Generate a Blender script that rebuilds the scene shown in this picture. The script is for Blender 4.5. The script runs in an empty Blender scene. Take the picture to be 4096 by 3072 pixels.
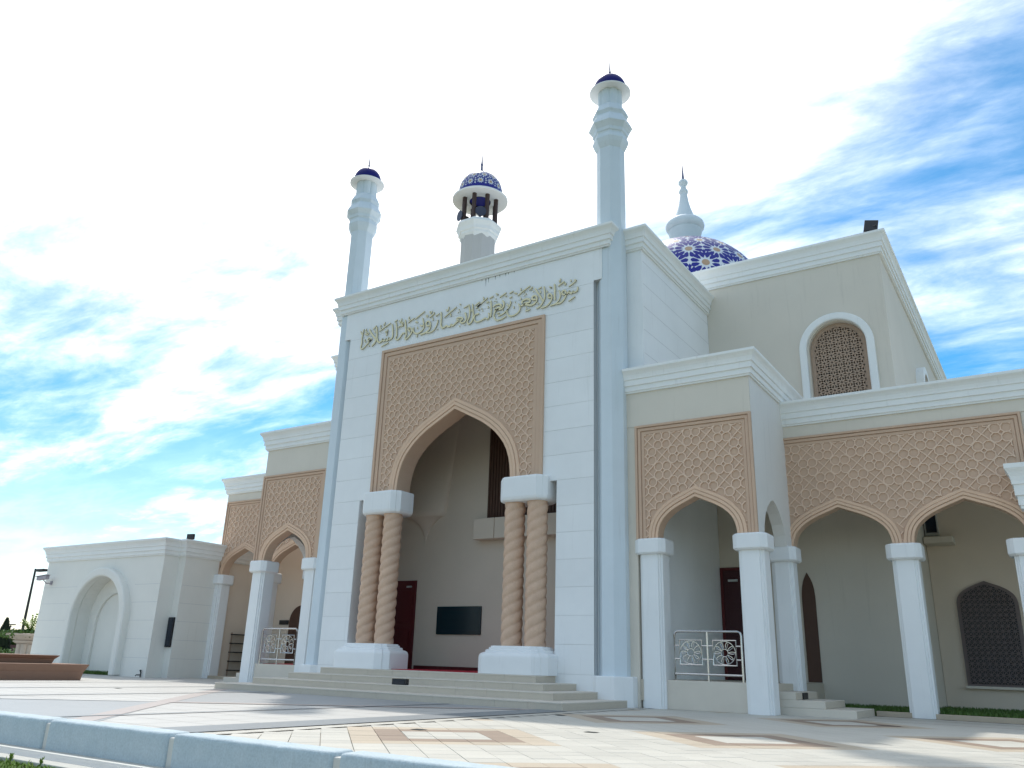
import bpy, bmesh, math, random
from mathutils import Matrix, Vector
from mathutils.geometry import tessellate_polygon

random.seed(7)
S = bpy.context.scene
COL = S.collection

# ------------------------------------------------------------------ camera
cam_data = bpy.data.cameras.new('camera')
cam_data.sensor_width = 36.0
cam_data.lens = 3277.8 / 4096 * 36.0
cam_data.clip_end = 6000
cam = bpy.data.objects.new('camera', cam_data)
COL.objects.link(cam)
def look(yaw, pitch, roll):
    cy, sy = math.cos(yaw), math.sin(yaw)
    fwd = Vector((-sy*math.cos(pitch), cy*math.cos(pitch), math.sin(pitch)))
    right = Vector((cy, sy, 0)); up = right.cross(fwd)
    r2 = right*math.cos(roll) + up*math.sin(roll)
    u2 = -right*math.sin(roll) + up*math.cos(roll)
    return Matrix((r2, u2, -fwd)).transposed()
CAM_R = look(math.radians(33.4167), math.radians(18.8838), math.radians(1.8651))
CAM_P = Vector((0, 0, 1.05))
cam.matrix_world = Matrix.Translation(CAM_P) @ CAM_R.to_4x4()
S.camera = cam
def in_view(p, margin=0.06):
    c = CAM_R.transposed() @ (Vector(p) - CAM_P)
    if c.z > -0.5: return False
    x, y = c.x/-c.z, c.y/-c.z
    return abs(x) < 0.625 + margin and abs(y) < 0.469 + margin

# ------------------------------------------------------------------ sky and sun
SUN_D = Vector((-0.463, 0.49, 1.0)).normalized()        # towards the sun
SUN_EL = math.asin(SUN_D.z)
SUN_AZ = math.atan2(SUN_D.x, SUN_D.y)
world = bpy.data.worlds.new('World'); S.world = world
world.use_nodes = True
wn = world.node_tree; wn.nodes.clear()
def W(t, **k):
    n = wn.nodes.new(t)
    for a, b in k.items(): setattr(n, a, b)
    return n
def wl(a, b): wn.links.new(a, b)
def wmath(op, a, b=None, c=None, clamp=False):
    n = W('ShaderNodeMath', operation=op); n.use_clamp = clamp
    for i, v in enumerate((a, b, c)):
        if v is None: continue
        if hasattr(v, 'is_output'): wl(v, n.inputs[i])
        else: n.inputs[i].default_value = v
    return n.outputs[0]
sky = W('ShaderNodeTexSky', sky_type='NISHITA')
sky.sun_disc = False
sky.sun_elevation = SUN_EL
sky.sun_rotation = SUN_AZ
sky.altitude = 0.0; sky.air_density = 1.0; sky.dust_density = 0.6; sky.ozone_density = 2.5
hs = W('ShaderNodeHueSaturation'); hs.inputs['Saturation'].default_value = 1.75; hs.inputs['Value'].default_value = 0.36; hs.inputs['Hue'].default_value = 0.487
wl(sky.outputs[0], hs.inputs['Color'])
tc = W('ShaderNodeTexCoord')
sep = W('ShaderNodeSeparateXYZ'); wl(tc.outputs['Generated'], sep.inputs[0])
zc = wmath('ADD', wmath('MAXIMUM', sep.outputs[2], 0.0), 0.16)
px_ = wmath('DIVIDE', sep.outputs[0], zc); py_ = wmath('DIVIDE', sep.outputs[1], zc)
cmb = W('ShaderNodeCombineXYZ'); wl(px_, cmb.inputs[0]); wl(py_, cmb.inputs[1]); cmb.inputs[2].default_value = 3.7
def wnoise(scale, detail, rough, dist, off, stretch=(1, 1, 1), rot=0.0):
    mp = W('ShaderNodeMapping'); mp.inputs['Location'].default_value = off; mp.inputs['Scale'].default_value = stretch
    mp.inputs['Rotation'].default_value = (0, 0, rot)
    wl(cmb.outputs[0], mp.inputs[0])
    n = W('ShaderNodeTexNoise'); n.inputs['Scale'].default_value = scale; n.inputs['Detail'].default_value = detail
    n.inputs['Roughness'].default_value = rough; n.inputs['Distortion'].default_value = dist
    wl(mp.outputs[0], n.inputs['Vector']); return n.outputs[0]
n1 = wnoise(1.15, 9, 0.6, 0.5, (0.18, 20.08, 0), (0.8, 1.5, 1), 0.5)
n2 = wnoise(4.6, 9, 0.62, 0.3, (7.7, 2.0, 0), (0.8, 1.6, 1), 0.4)
vd = W('ShaderNodeVectorMath', operation='DOT_PRODUCT'); wl(tc.outputs['Generated'], vd.inputs[0]); vd.inputs[1].default_value = SUN_D
def wmap(v, a, b, c, d, smooth=True):
    n = W('ShaderNodeMapRange'); n.interpolation_type = 'SMOOTHSTEP' if smooth else 'LINEAR'; n.clamp = True
    wl(v, n.inputs[0])
    for i, q in enumerate((a, b, c, d)): n.inputs[i+1].default_value = q
    return n.outputs[0]
glare = wmap(vd.outputs['Value'], 0.75, 0.96, 0.0, 1.0)           # thin bright veil round the sun
dens = wmath('ADD', wmath('ADD', n1, wmath('MULTIPLY', n2, 0.36)), wmath('MULTIPLY', glare, 0.42))
cl = wmath('MAXIMUM', wmath('POWER', wmap(dens, 0.44, 1.04, 0.27, 1.0), 2.4), wmap(sep.outputs[2], 0.0, 0.42, 0.36, 0.0))
# a little grey shading inside the clouds
shade = wmap(n2, 0.32, 0.68, 0.74, 1.03)
ccol = W('ShaderNodeMix', data_type='RGBA', blend_type='MULTIPLY'); ccol.inputs[0].default_value = 1.0
ccol.inputs[6].default_value = (5.2, 5.25, 5.25, 1)
cs = W('ShaderNodeCombineXYZ')
for i in range(3): wl(shade, cs.inputs[i])
wl(cs.outputs[0], ccol.inputs[7])
mixs = W('ShaderNodeMix', data_type='RGBA'); wl(cl, mixs.inputs[0]); wl(hs.outputs[0], mixs.inputs[6]); wl(ccol.outputs[2], mixs.inputs[7])
bg = W('ShaderNodeBackground'); bg.inputs['Strength'].default_value = 0.15
wl(mixs.outputs[2], bg.inputs['Color'])
wo = W('ShaderNodeOutputWorld'); wl(bg.outputs[0], wo.inputs[0])

sun_data = bpy.data.lights.new('sun', 'SUN'); sun_data.energy = 1.1; sun_data.angle = math.radians(1.6)
sun_data.color = (1.0, 0.955, 0.88)
sun = bpy.data.objects.new('sun', sun_data); COL.objects.link(sun)
sun.rotation_euler = (-SUN_D).to_track_quat('-Z', 'Y').to_euler()
sun.location = (-40, 40, 80)

vs = S.view_settings
vs.view_transform = 'Standard'; vs.look = 'None'; vs.exposure = 1.5; vs.gamma = 1.0; vs.use_curve_mapping = False
S.cycles.max_bounces = 8; S.cycles.diffuse_bounces = 5

# ------------------------------------------------------------------ materials
MATS = {}
def mat(name, col, rough=0.7, var=0.08, vscale=1.2, bump=0.15, bscale=60, streak=0.0, metal=0.0, spec=0.4, col2=None, rnd=0.0, coat=0.0, fine=0.0):
    m = bpy.data.materials.new(name); m.use_nodes = True
    nt = m.node_tree; nd = nt.nodes; bs = nd['Principled BSDF']
    L = nt.links.new
    geo = nd.new('ShaderNodeNewGeometry')
    bs.inputs['Roughness'].default_value = rough; bs.inputs['Metallic'].default_value = metal
    bs.inputs['Specular IOR Level'].default_value = spec
    if coat: bs.inputs['Coat Weight'].default_value = coat; bs.inputs['Coat Roughness'].default_value = 0.12
    c2 = col2 or tuple(c*0.72 for c in col)
    n = nd.new('ShaderNodeTexNoise'); n.inputs['Scale'].default_value = vscale; n.inputs['Detail'].default_value = 7; n.inputs['Roughness'].default_value = 0.62
    L(geo.outputs['Position'], n.inputs['Vector'])
    mr = nd.new('ShaderNodeMapRange'); mr.inputs[1].default_value = 0.35; mr.inputs[2].default_value = 0.75
    mr.inputs[3].default_value = 0.0; mr.inputs[4].default_value = min(1.0, var*4)
    L(n.outputs[0], mr.inputs[0])
    mx = nd.new('ShaderNodeMix'); mx.data_type = 'RGBA'
    mx.inputs[6].default_value = (*col, 1); mx.inputs[7].default_value = (*c2, 1)
    L(mr.outputs[0], mx.inputs[0])
    out = mx.outputs[2]
    if streak:
        mp = nd.new('ShaderNodeMapping'); mp.inputs['Scale'].default_value = (3.2, 3.2, 0.16)
        L(geo.outputs['Position'], mp.inputs[0])
        ns = nd.new('ShaderNodeTexNoise'); ns.inputs['Scale'].default_value = 2.0; ns.inputs['Detail'].default_value = 8; ns.inputs['Roughness'].default_value = 0.7
        L(mp.outputs[0], ns.inputs['Vector'])
        m2 = nd.new('ShaderNodeMapRange'); m2.inputs[1].default_value = 0.58; m2.inputs[2].default_value = 0.76; m2.inputs[3].default_value = 0; m2.inputs[4].default_value = streak
        L(ns.outputs[0], m2.inputs[0])
        mx2 = nd.new('ShaderNodeMix'); mx2.data_type = 'RGBA'; L(m2.outputs[0], mx2.inputs[0]); L(out, mx2.inputs[6])
        mx2.inputs[7].default_value = (col[0]*0.45, col[1]*0.45, col[2]*0.42, 1)
        out = mx2.outputs[2]
    if fine:
        nf = nd.new('ShaderNodeTexNoise'); nf.inputs['Scale'].default_value = 38; nf.inputs['Detail'].default_value = 3
        L(geo.outputs['Position'], nf.inputs['Vector'])
        mf = nd.new('ShaderNodeMapRange'); mf.inputs[1].default_value = 0.3; mf.inputs[2].default_value = 0.7; mf.inputs[3].default_value = 1-fine; mf.inputs[4].default_value = 1+fine
        L(nf.outputs[0], mf.inputs[0])
        hf = nd.new('ShaderNodeHueSaturation'); L(out, hf.inputs['Color']); L(mf.outputs[0], hf.inputs['Value']); out = hf.outputs[0]
    if rnd:
        oi = nd.new('ShaderNodeObjectInfo')
        m3 = nd.new('ShaderNodeMapRange'); m3.inputs[3].default_value = 1-rnd; m3.inputs[4].default_value = 1+rnd
        L(oi.outputs['Random'], m3.inputs[0])
        h = nd.new('ShaderNodeHueSaturation'); L(out, h.inputs['Color']); L(m3.outputs[0], h.inputs['Value'])
        out = h.outputs[0]
    L(out, bs.inputs['Base Color'])
    if bump:
        nb = nd.new('ShaderNodeTexNoise'); nb.inputs['Scale'].default_value = bscale; nb.inputs['Detail'].default_value = 4
        L(geo.outputs['Position'], nb.inputs['Vector'])
        b = nd.new('ShaderNodeBump'); b.inputs['Strength'].default_value = bump; b.inputs['Distance'].default_value = 0.01
        L(nb.outputs[0], b.inputs['Height']); L(b.outputs[0], bs.inputs['Normal'])
    MATS[name] = m
    return m
mat('white', (0.83, 0.84, 0.835), 0.6, 0.07, 0.5, 0.15, 45, streak=0.2, rnd=0.018)
mat('white_trim', (0.83, 0.84, 0.82), 0.55, 0.05, 0.8, 0.08, 40, streak=0.26)
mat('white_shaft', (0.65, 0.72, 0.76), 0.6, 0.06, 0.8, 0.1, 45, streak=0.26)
mat('joint', (0.55, 0.56, 0.56), 0.9, 0.05)
mat('beige', (0.69, 0.635, 0.545), 0.75, 0.05, 0.5, 0.12, 60, streak=0.2)
mat('beige_light', (0.74, 0.72, 0.68), 0.7, 0.05, 0.5, 0.1, 60, streak=0.2)
mat('annex_white', (0.78, 0.77, 0.715), 0.65, 0.05, 0.6, 0.12, 50, streak=0.12)
mat('beige_in', (0.74, 0.64, 0.53), 0.75, 0.05, 0.5, 0.1, 60)
mat('tan', (0.59, 0.415, 0.295), 0.7, 0.09, 1.6, 0.2, 50, col2=(0.50, 0.325, 0.235))
mat('tan_ridge_highlight', (0.73, 0.54, 0.405), 0.7, 0.08, 1.6, 0.1, 50, col2=(0.70, 0.50, 0.36))  # panel tan made lighter: ridge highlights painted into the colour
mat('tan_light', (0.72, 0.50, 0.35), 0.7, 0.09, 1.6, 0.15, 50, col2=(0.55, 0.36, 0.24))
mat('rope', (0.64, 0.44, 0.31), 0.65, 0.12, 3.5, 0.3, 45, col2=(0.48, 0.31, 0.215), fine=0.06)
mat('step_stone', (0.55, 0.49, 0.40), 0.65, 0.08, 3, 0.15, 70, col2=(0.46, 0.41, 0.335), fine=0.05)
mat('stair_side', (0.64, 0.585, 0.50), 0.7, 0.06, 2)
mat('pave', (0.525, 0.50, 0.435), 0.62, 0.12, 0.5, 0.15, 60, rnd=0.07, fine=0.05)
mat('pave_tan', (0.48, 0.40, 0.30), 0.62, 0.08, 1.5, 0.12, 60, rnd=0.05, fine=0.05)
mat('pave_brown', (0.285, 0.21, 0.155), 0.62, 0.08, 1.5, 0.12, 60, rnd=0.06, fine=0.05)
mat('pave_joint', (0.36, 0.32, 0.26), 0.9, 0.05)
mat('pave_grey', (0.335, 0.345, 0.345), 0.5, 0.08, 0.8, 0.1, 60, fine=0.05)
mat('pave_slate', (0.215, 0.235, 0.245), 0.5, 0.08, 0.8, 0.1, 60, fine=0.05)
mat('pave_pink', (0.42, 0.365, 0.335), 0.55, 0.08, 0.8, 0.1, 60, fine=0.05)
mat('pave_white', (0.51, 0.495, 0.46), 0.55, 0.11, 0.4, 0.1, 60, fine=0.05)
mat('blue_tile', (0.024, 0.027, 0.25), 0.42, 0.08, 5, 0.05, 20, spec=0.3)
mat('dome_blue', (0.008, 0.009, 0.14), 0.5, 0.05, 5, 0.05, 20, spec=0.2)
mat('tile_white', (0.68, 0.72, 0.76), 0.4, 0.06, 4, 0.05, 20)
mat('tile_tan', (0.47, 0.32, 0.20), 0.4, 0.1, 6, 0.05, 20)
mat('gold', (0.80, 0.72, 0.46), 0.45, 0.06, 4, 0.06, 30, metal=0.0, col2=(0.62, 0.52, 0.28))
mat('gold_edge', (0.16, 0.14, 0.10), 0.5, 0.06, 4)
mat('door_red', (0.115, 0.014, 0.016), 0.45, 0.08, 3, 0.1, 40)
mat('door_dark', (0.055, 0.012, 0.016), 0.4, 0.08, 3, 0.1, 40)
mat('brown_slat', (0.095, 0.048, 0.032), 0.6, 0.1, 3, 0.1, 40)
mat('lattice_tan', (0.42, 0.30, 0.22), 0.7, 0.1, 4, 0.1, 50)
mat('lattice_dark', (0.20, 0.16, 0.155), 0.7, 0.1, 4, 0.1, 50)
mat('dark', (0.012, 0.014, 0.02), 0.5, 0.05)
mat('black_metal', (0.016, 0.016, 0.018), 0.45, 0.05, 6)
mat('notice_green', (0.008, 0.026, 0.035), 0.22, 0.05, 4, 0.0)
mat('steel', (0.62, 0.60, 0.57), 0.22, 0.05, 4, 0.03, 80, metal=0.9)
mat('finial_metal', (0.16, 0.17, 0.27), 0.45, 0.06, 5, 0.05, 30, spec=0.3)
mat('carpet', (0.42, 0.012, 0.03), 0.9, 0.1, 6, 0.3, 200)
mat('bench_brown', (0.28, 0.165, 0.115), 0.7, 0.1, 1.5, 0.15, 60, col2=(0.22, 0.13, 0.09))
mat('kerb_blue', (0.46, 0.53, 0.555), 0.75, 0.12, 3.0, 0.5, 35, col2=(0.34, 0.43, 0.47), fine=0.09, streak=0.3)
mat('kerb_mortar', (0.62, 0.61, 0.56), 0.8, 0.1, 6, 0.2, 60)
mat('concrete', (0.48, 0.47, 0.42), 0.8, 0.1, 3, 0.2, 80, fine=0.08)
mat('asphalt', (0.10, 0.11, 0.10), 0.9, 0.1, 2)
mat('turf', (0.045, 0.075, 0.022), 0.9, 0.12, 5, 0.3, 50, col2=(0.09, 0.08, 0.04))
mat('leaf', (0.085, 0.16, 0.03), 0.55, 0.12, 9, 0.0, col2=(0.05, 0.10, 0.02))
mat('leaf_bright', (0.20, 0.30, 0.045), 0.5, 0.12, 9, 0.0, col2=(0.11, 0.2, 0.03))
mat('leaf_dark', (0.018, 0.035, 0.018), 0.6, 0.12, 9, 0.0)
mat('bark', (0.10, 0.075, 0.05), 0.9, 0.1, 8)
mat('brick_red', (0.12, 0.045, 0.045), 0.8, 0.1, 4)
mat('urn', (0.50, 0.43, 0.36), 0.75, 0.1, 3)
mat('horn', (0.045, 0.05, 0.085), 0.5, 0.06, 5)
mat('pillar_brown', (0.06, 0.033, 0.028), 0.55, 0.08, 5)
mat('poster', (0.55, 0.56, 0.55), 0.6, 0.04)
mat('poster_yellow', (0.62, 0.50, 0.03), 0.6, 0.04)
mat('print_dark', (0.03, 0.03, 0.03), 0.6, 0.03)
mat('cctv', (0.36, 0.33, 0.36), 0.4, 0.05)
mat('glass_dark', (0.008, 0.016, 0.03), 0.12, 0.04, 3, 0.0)
mat('alu', (0.55, 0.57, 0.57), 0.35, 0.05, 4, 0.0, metal=0.5)
mat('grime', (0.05, 0.055, 0.05), 0.95, 0.1, 12)
mat('tower_grey', (0.52, 0.505, 0.48), 0.7, 0.06, 0.5, 0.1, 40, streak=0.12)

# ------------------------------------------------------------------ mesh helpers
class MB:
    def __init__(s): s.v = []; s.f = []
    def add(s, vs_, fs_):
        o = len(s.v); s.v += [tuple(p) for p in vs_]; s.f += [tuple(i+o for i in q) for q in fs_]; return s
    def box(s, x0, x1, y0, y1, z0, z1):
        return s.add([(x0,y0,z0),(x1,y0,z0),(x1,y1,z0),(x0,y1,z0),(x0,y0,z1),(x1,y0,z1),(x1,y1,z1),(x0,y1,z1)],
                     [(0,3,2,1),(4,5,6,7),(0,1,5,4),(1,2,6,5),(2,3,7,6),(3,0,4,7)])
    def prism(s, poly, a0, a1, axis='y'):
        """poly in 2D extruded along axis; axis y: poly=(x,z); axis z: poly=(x,y); axis x: poly=(y,z)"""
        def P(p, a): return (p[0], a, p[1]) if axis == 'y' else ((p[0], p[1], a) if axis == 'z' else (a, p[0], p[1]))
        n = len(poly)
        tr = tessellate_polygon([[Vector((p[0], p[1], 0)) for p in poly]])
        vs_ = [P(p, a0) for p in poly] + [P(p, a1) for p in poly]
        fs_ = [tuple(t) for t in tr] + [tuple(i+n for i in reversed(t)) for t in tr]
        fs_ += [(i, (i+1) % n, (i+1) % n+n, i+n) for i in range(n)]
        return s.add(vs_, fs_)
    def lathe(s, prof, c=(0,0), seg=32, phase=0.0, cap=True):
        n = len(prof); vs_ = []; fs_ = []
        for k in range(seg):
            a = 2*math.pi*k/seg + phase
            for r, z in prof: vs_.append((c[0]+r*math.cos(a), c[1]+r*math.sin(a), z))
        for k in range(seg):
            k2 = (k+1) % seg
            for i in range(n-1): fs_.append((k*n+i, k2*n+i, k2*n+i+1, k*n+i+1))
        if cap:
            fs_.append(tuple(k*n for k in reversed(range(seg)))); fs_.append(tuple(k*n+n-1 for k in range(seg)))
        return s.add(vs_, fs_)
    def tube(s, pts, r, seg=8, cap=True):
        pts = [Vector(p) for p in pts]; n = len(pts); vs_ = []; fs_ = []
        for i, p in enumerate(pts):
            d = (pts[min(i+1, n-1)] - pts[max(i-1, 0)]).normalized()
            a = d.cross(Vector((0,0,1)))
            if a.length < 1e-3: a = d.cross(Vector((1,0,0)))
            a.normalize(); b = d.cross(a)
            rr = r[i] if isinstance(r, (list, tuple)) else r
            for k in range(seg):
                t = 2*math.pi*k/seg; vs_.append(p + a*rr*math.cos(t) + b*rr*math.sin(t))
        for i in range(n-1):
            for k in range(seg):
                k2 = (k+1) % seg; fs_.append((i*seg+k, i*seg+k2, (i+1)*seg+k2, (i+1)*seg+k))
        if cap: fs_.append(tuple(reversed(range(seg)))); fs_.append(tuple((n-1)*seg+k for k in range(seg)))
        return s.add(vs_, fs_)
    def sweep(s, prof, path, closed=False):
        """profile (out, z) swept along a horizontal path; outside is to the right of the path direction"""
        m = len(path); vs_ = []; fs_ = []; n = len(prof)
        for i in range(m):
            p = Vector(path[i])
            d0 = (Vector(path[i]) - Vector(path[i-1])).normalized() if (i > 0 or closed) else None
            d1 = (Vector(path[(i+1) % m]) - Vector(path[i])).normalized() if (i < m-1 or closed) else None
            if d0 is None: d0 = d1
            if d1 is None: d1 = d0
            n0 = Vector((d0.y, -d0.x)); n1_ = Vector((d1.y, -d1.x))
            b = (n0+n1_); b = b / max(0.2, b.dot(n0))
            for o, z in prof: vs_.append((p.x + b.x*o, p.y + b.y*o, z))
        for i in range(m if closed else m-1):
            j = (i+1) % m
            for k in range(n):
                k2 = (k+1) % n; fs_.append((i*n+k, j*n+k, j*n+k2, i*n+k2))
        if not closed:
            tr = tessellate_polygon([[Vector((a, b, 0)) for a, b in prof]])
            fs_ += [tuple(t) for t in tr] + [tuple(i+(m-1)*n for i in t) for t in tr]
        return s.add(vs_, fs_)
    def band(s, path, d0, d1, y0, y1):
        """flat raised band following a path in the x-z plane between offsets d0 and d1 (left of direction), y0 front"""
        a = offset2(path, d0); b = offset2(path, d1); n = len(path); vs_ = []; fs_ = []
        for i in range(n):
            vs_ += [(a[i][0], y0, a[i][1]), (b[i][0], y0, b[i][1]), (b[i][0], y1, b[i][1]), (a[i][0], y1, a[i][1])]
        for i in range(n-1):
            o, q = i*4, i*4+4
            for k in range(4):
                k2 = (k+1) % 4; fs_.append((o+k, q+k, q+k2, o+k2))
        fs_ += [(3,2,1,0), ((n-1)*4, (n-1)*4+1, (n-1)*4+2, (n-1)*4+3)]
        return s.add(vs_, fs_)
    def bar(s, p, q, w, y0, y1):
        """straight bar in the x-z plane"""
        dx, dz = q[0]-p[0], q[1]-p[1]; l = math.hypot(dx, dz)
        if l < 1e-5: return s
        nx, nz = -dz/l*w/2, dx/l*w/2
        pts = [(p[0]+nx, p[1]+nz), (q[0]+nx, q[1]+nz), (q[0]-nx, q[1]-nz), (p[0]-nx, p[1]-nz)]
        vs_ = [(a, y0, b) for a, b in pts] + [(a, y1, b) for a, b in pts]
        return s.add(vs_, [(0,1,2,3),(7,6,5,4),(0,4,5,1),(1,5,6,2),(2,6,7,3),(3,7,4,0)])
    def cbar(s, p, q, w, y0, y1, inside, step=0.03):
        """bar clipped to a region"""
        l = math.hypot(q[0]-p[0], q[1]-p[1]); n = max(1, int(l/step)); st = None
        for i in range(n+1):
            t = (i+0.5)/n
            ok = i < n and inside(p[0]+(q[0]-p[0])*t, p[1]+(q[1]-p[1])*t)
            if ok and st is None: st = i
            if not ok and st is not None:
                a, b = st/n, i/n
                if (b-a)*l > 0.02:
                    s.bar((p[0]+(q[0]-p[0])*a, p[1]+(q[1]-p[1])*a), (p[0]+(q[0]-p[0])*b, p[1]+(q[1]-p[1])*b), w, y0, y1)
                st = None
        return s
    def mesh(s, name, mirror=None):
        v, f = s.v, s.f
        if mirror is not None: v = [(mirror-a, b, c) for a, b, c in v]
        me = bpy.data.meshes.new(name); me.from_pydata(v, [], f)
        bm = bmesh.new(); bm.from_mesh(me); bmesh.ops.recalc_face_normals(bm, faces=bm.faces); bm.to_mesh(me); bm.free()
        return me
def offset2(path, d):
    n = len(path); out = []
    for i in range(n):
        a = path[max(i-1, 0)]; b = path[i]; c = path[min(i+1, n-1)]
        d0 = Vector((b[0]-a[0], b[1]-a[1])); d1 = Vector((c[0]-b[0], c[1]-b[1]))
        if d0.length < 1e-6: d0 = d1
        if d1.length < 1e-6: d1 = d0
        d0.normalize(); d1.normalize()
        n0 = Vector((-d0.y, d0.x)); n1_ = Vector((-d1.y, d1.x)); m = n0+n1_; m = m/max(0.3, m.dot(n0))
        out.append((b[0]+m.x*d, b[1]+m.y*d))
    return out
WM = {}
def link(o, parent=None, loc=(0,0,0), rz=0.0):
    COL.objects.link(o)
    M_ = Matrix.Translation(Vector(loc)) @ Matrix.Rotation(rz, 4, 'Z')
    o.location = loc; o.rotation_euler = (0, 0, rz)
    WM[o.name] = M_
    if parent is not None:
        o.parent = parent; o.matrix_parent_inverse = WM[parent.name].inverted()
    return o
def empty(name, label, cat, loc=(0,0,0), group=None):
    o = bpy.data.objects.new(name, None); o.empty_display_size = 0.3
    link(o, None, loc); o['label'] = label; o['category'] = cat
    if group: o['group'] = group
    return o
def obj(name, mb, m, parent=None, loc=(0,0,0), rz=0.0, smooth=False, bevel=0.0, mirror=None, seg=2, angle=35):
    me = mb.mesh(name, mirror) if isinstance(mb, MB) else mb
    if isinstance(mb, MB):
        me.materials.append(MATS[m])
        if smooth:
            me.polygons.foreach_set('use_smooth', [True]*len(me.polygons))
            me.set_sharp_from_angle(angle=math.radians(angle))
    o = bpy.data.objects.new(name, me)
    link(o, parent, loc, rz)
    if bevel:
        b = o.modifiers.new('bevel', 'BEVEL'); b.width = bevel; b.segments = seg; b.limit_method = 'ANGLE'; b.angle_limit = math.radians(40)
    return o
def tag(o, label=None, cat=None, group=None, kind=None):
    if label: o['label'] = label
    if cat: o['category'] = cat
    if group: o['group'] = group
    if kind: o['kind'] = kind
    return o
ARCH = [(1,0),(0.996,0.09),(0.985,0.18),(0.962,0.28),(0.925,0.375),(0.87,0.465),(0.80,0.545),(0.715,0.625),(0.61,0.7),(0.49,0.772),(0.36,0.835),(0.24,0.89),(0.12,0.945),(0,1)]
def arch(cx, zs, half, rise):
    r = [(cx+half*a, zs+rise*b) for a, b in ARCH]
    return r + [(2*cx-x, z) for x, z in reversed(r[:-1])]
def arch_in(cx, zs, half, rise):
    pts = [(half*a, rise*b) for a, b in ARCH]
    def f(x, z, grow=0.0):
        dx = abs(x-cx); dz = z-zs
        if dz < 0: return dx < half+grow
        for (a, b), (c, d) in zip(pts, pts[1:]):
            if b <= dz-grow*0.9 <= d or (dz-grow*0.9 < 0 and b == 0):
                t = (max(dz-grow*0.9, 0)-b)/max(d-b, 1e-6); return dx < a+(c-a)*t+grow
        return False
    return f
def round_arch(cx, zs, r, z0=None, n=24):
    p = [(cx+r*math.cos(math.pi*i/n), zs+r*math.sin(math.pi*i/n)) for i in range(n+1)]
    if z0 is not None: p = [(cx+r, z0)] + p + [(cx-r, z0)]
    return p

# ------------------------------------------------------------------ setting: ground, plaza, kerb
XC = -17.21            # axis of the portal
MX = -34.30            # mirror constant of the left wing
ground = obj('ground', MB().add([(-1500,-300,-0.34),(600,-300,-0.34),(600,2200,-0.34),(-1500,2200,-0.34)], [(0,1,2,3)]), 'turf')
tag(ground, 'flat ground reaching to the horizon', kind='structure')
plaza = obj('plaza', MB().box(-75, 14, 7.44, 75, -0.33, -0.03), 'pave_joint'); tag(plaza, 'pale stone plaza in front of the mosque', kind='structure')

def sheet(poly, z): return MB().add([(x, y, z) for x, y in poly], [tuple(range(len(poly)))])
# plain field of pale slabs west of the diagonal tiles: slab rows with joints
field = MB()
def slab_grid(mb, x0, x1, y0, y1, sx, sy, z=0.0, gap=0.007):
    nx = max(1, round((x1-x0)/sx)); ny = max(1, round((y1-y0)/sy)); sx = (x1-x0)/nx; sy = (y1-y0)/ny
    for i in range(nx):
        for j in range(ny):
            mb.add([(x0+i*sx+gap, y0+j*sy+gap, z), (x0+(i+1)*sx-gap, y0+j*sy+gap, z), (x0+(i+1)*sx-gap, y0+(j+1)*sy-gap, z), (x0+i*sx+gap, y0+(j+1)*sy-gap, z)], [(0,1,2,3)])
slab_grid(field, -74, -10.5, 7.44, 30, 0.9, 0.9)
o = obj('slab_field', field, 'pave_white', plaza); tag(o, kind='stuff')
inl = [
 ('grey_triangle', [(-23.4,18.9),(-11.2,18.9),(-17.3,12.55)], 'pave_grey'),
 ('grey_triangle', [(-17.3,12.55),(-12.3,7.5),(-22.3,7.5)], 'pave_grey'),
]
for nm, poly, m in inl: obj(nm, sheet(poly, 0.004), m, plaza)
def line_inlay(a, b, w, m, z, name='inlay_band'):
    d = Vector((b[0]-a[0], b[1]-a[1])).normalized(); n = Vector((-d.y, d.x))*w/2
    obj(name, sheet([(a[0]-n.x,a[1]-n.y),(b[0]-n.x,b[1]-n.y),(b[0]+n.x,b[1]+n.y),(a[0]+n.x,a[1]+n.y)], z), m, plaza)
line_inlay((-12.75,7.5), (-23.4,18.9), 0.42, 'pave_pink', 0.008)
line_inlay((-17.3,12.55), (-11.2,18.9), 0.42, 'pave_pink', 0.010); line_inlay((-21.9,7.5), (-17.5,12.35), 0.12, 'pave_slate', 0.010)
line_inlay((-10.95,7.5), (-10.95,18.9), 0.9, 'pave_slate', 0.012)
line_inlay((-14.06,7.5), (-14.06,18.8), 0.13, 'pave_slate', 0.014)
line_inlay((-21.05,7.5), (-21.05,19.0), 0.16, 'pave_slate', 0.014)
line_inlay((-25.05,7.5), (-25.05,22.0), 0.2, 'pave_slate', 0.006)
line_inlay((-23.4,19.0), (-11.3,19.0), 0.12, 'pave_slate', 0.016)
line_inlay((-29.0,7.5), (-29.0,22.0), 0.12, 'pave_grey', 0.006)
for yy in (23.4, 24.85, 26.05): line_inlay((-4.75, yy), (6, yy), 0.07, 'pave_brown', 0.006)
line_inlay((-3.9,21.35), (-3.42,21.5), 0.14, 'grime', 0.006, 'drain_slot')
for (gx, gy) in ((-9.05,11.3),(-7.0,13.4),(-9.75,17.2),(-18.6,20.6),(-24.2,15.7)):
    line_inlay((gx-0.11,gy), (gx+0.11,gy), 0.2, 'grime', 0.008, 'drain_plate')

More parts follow.
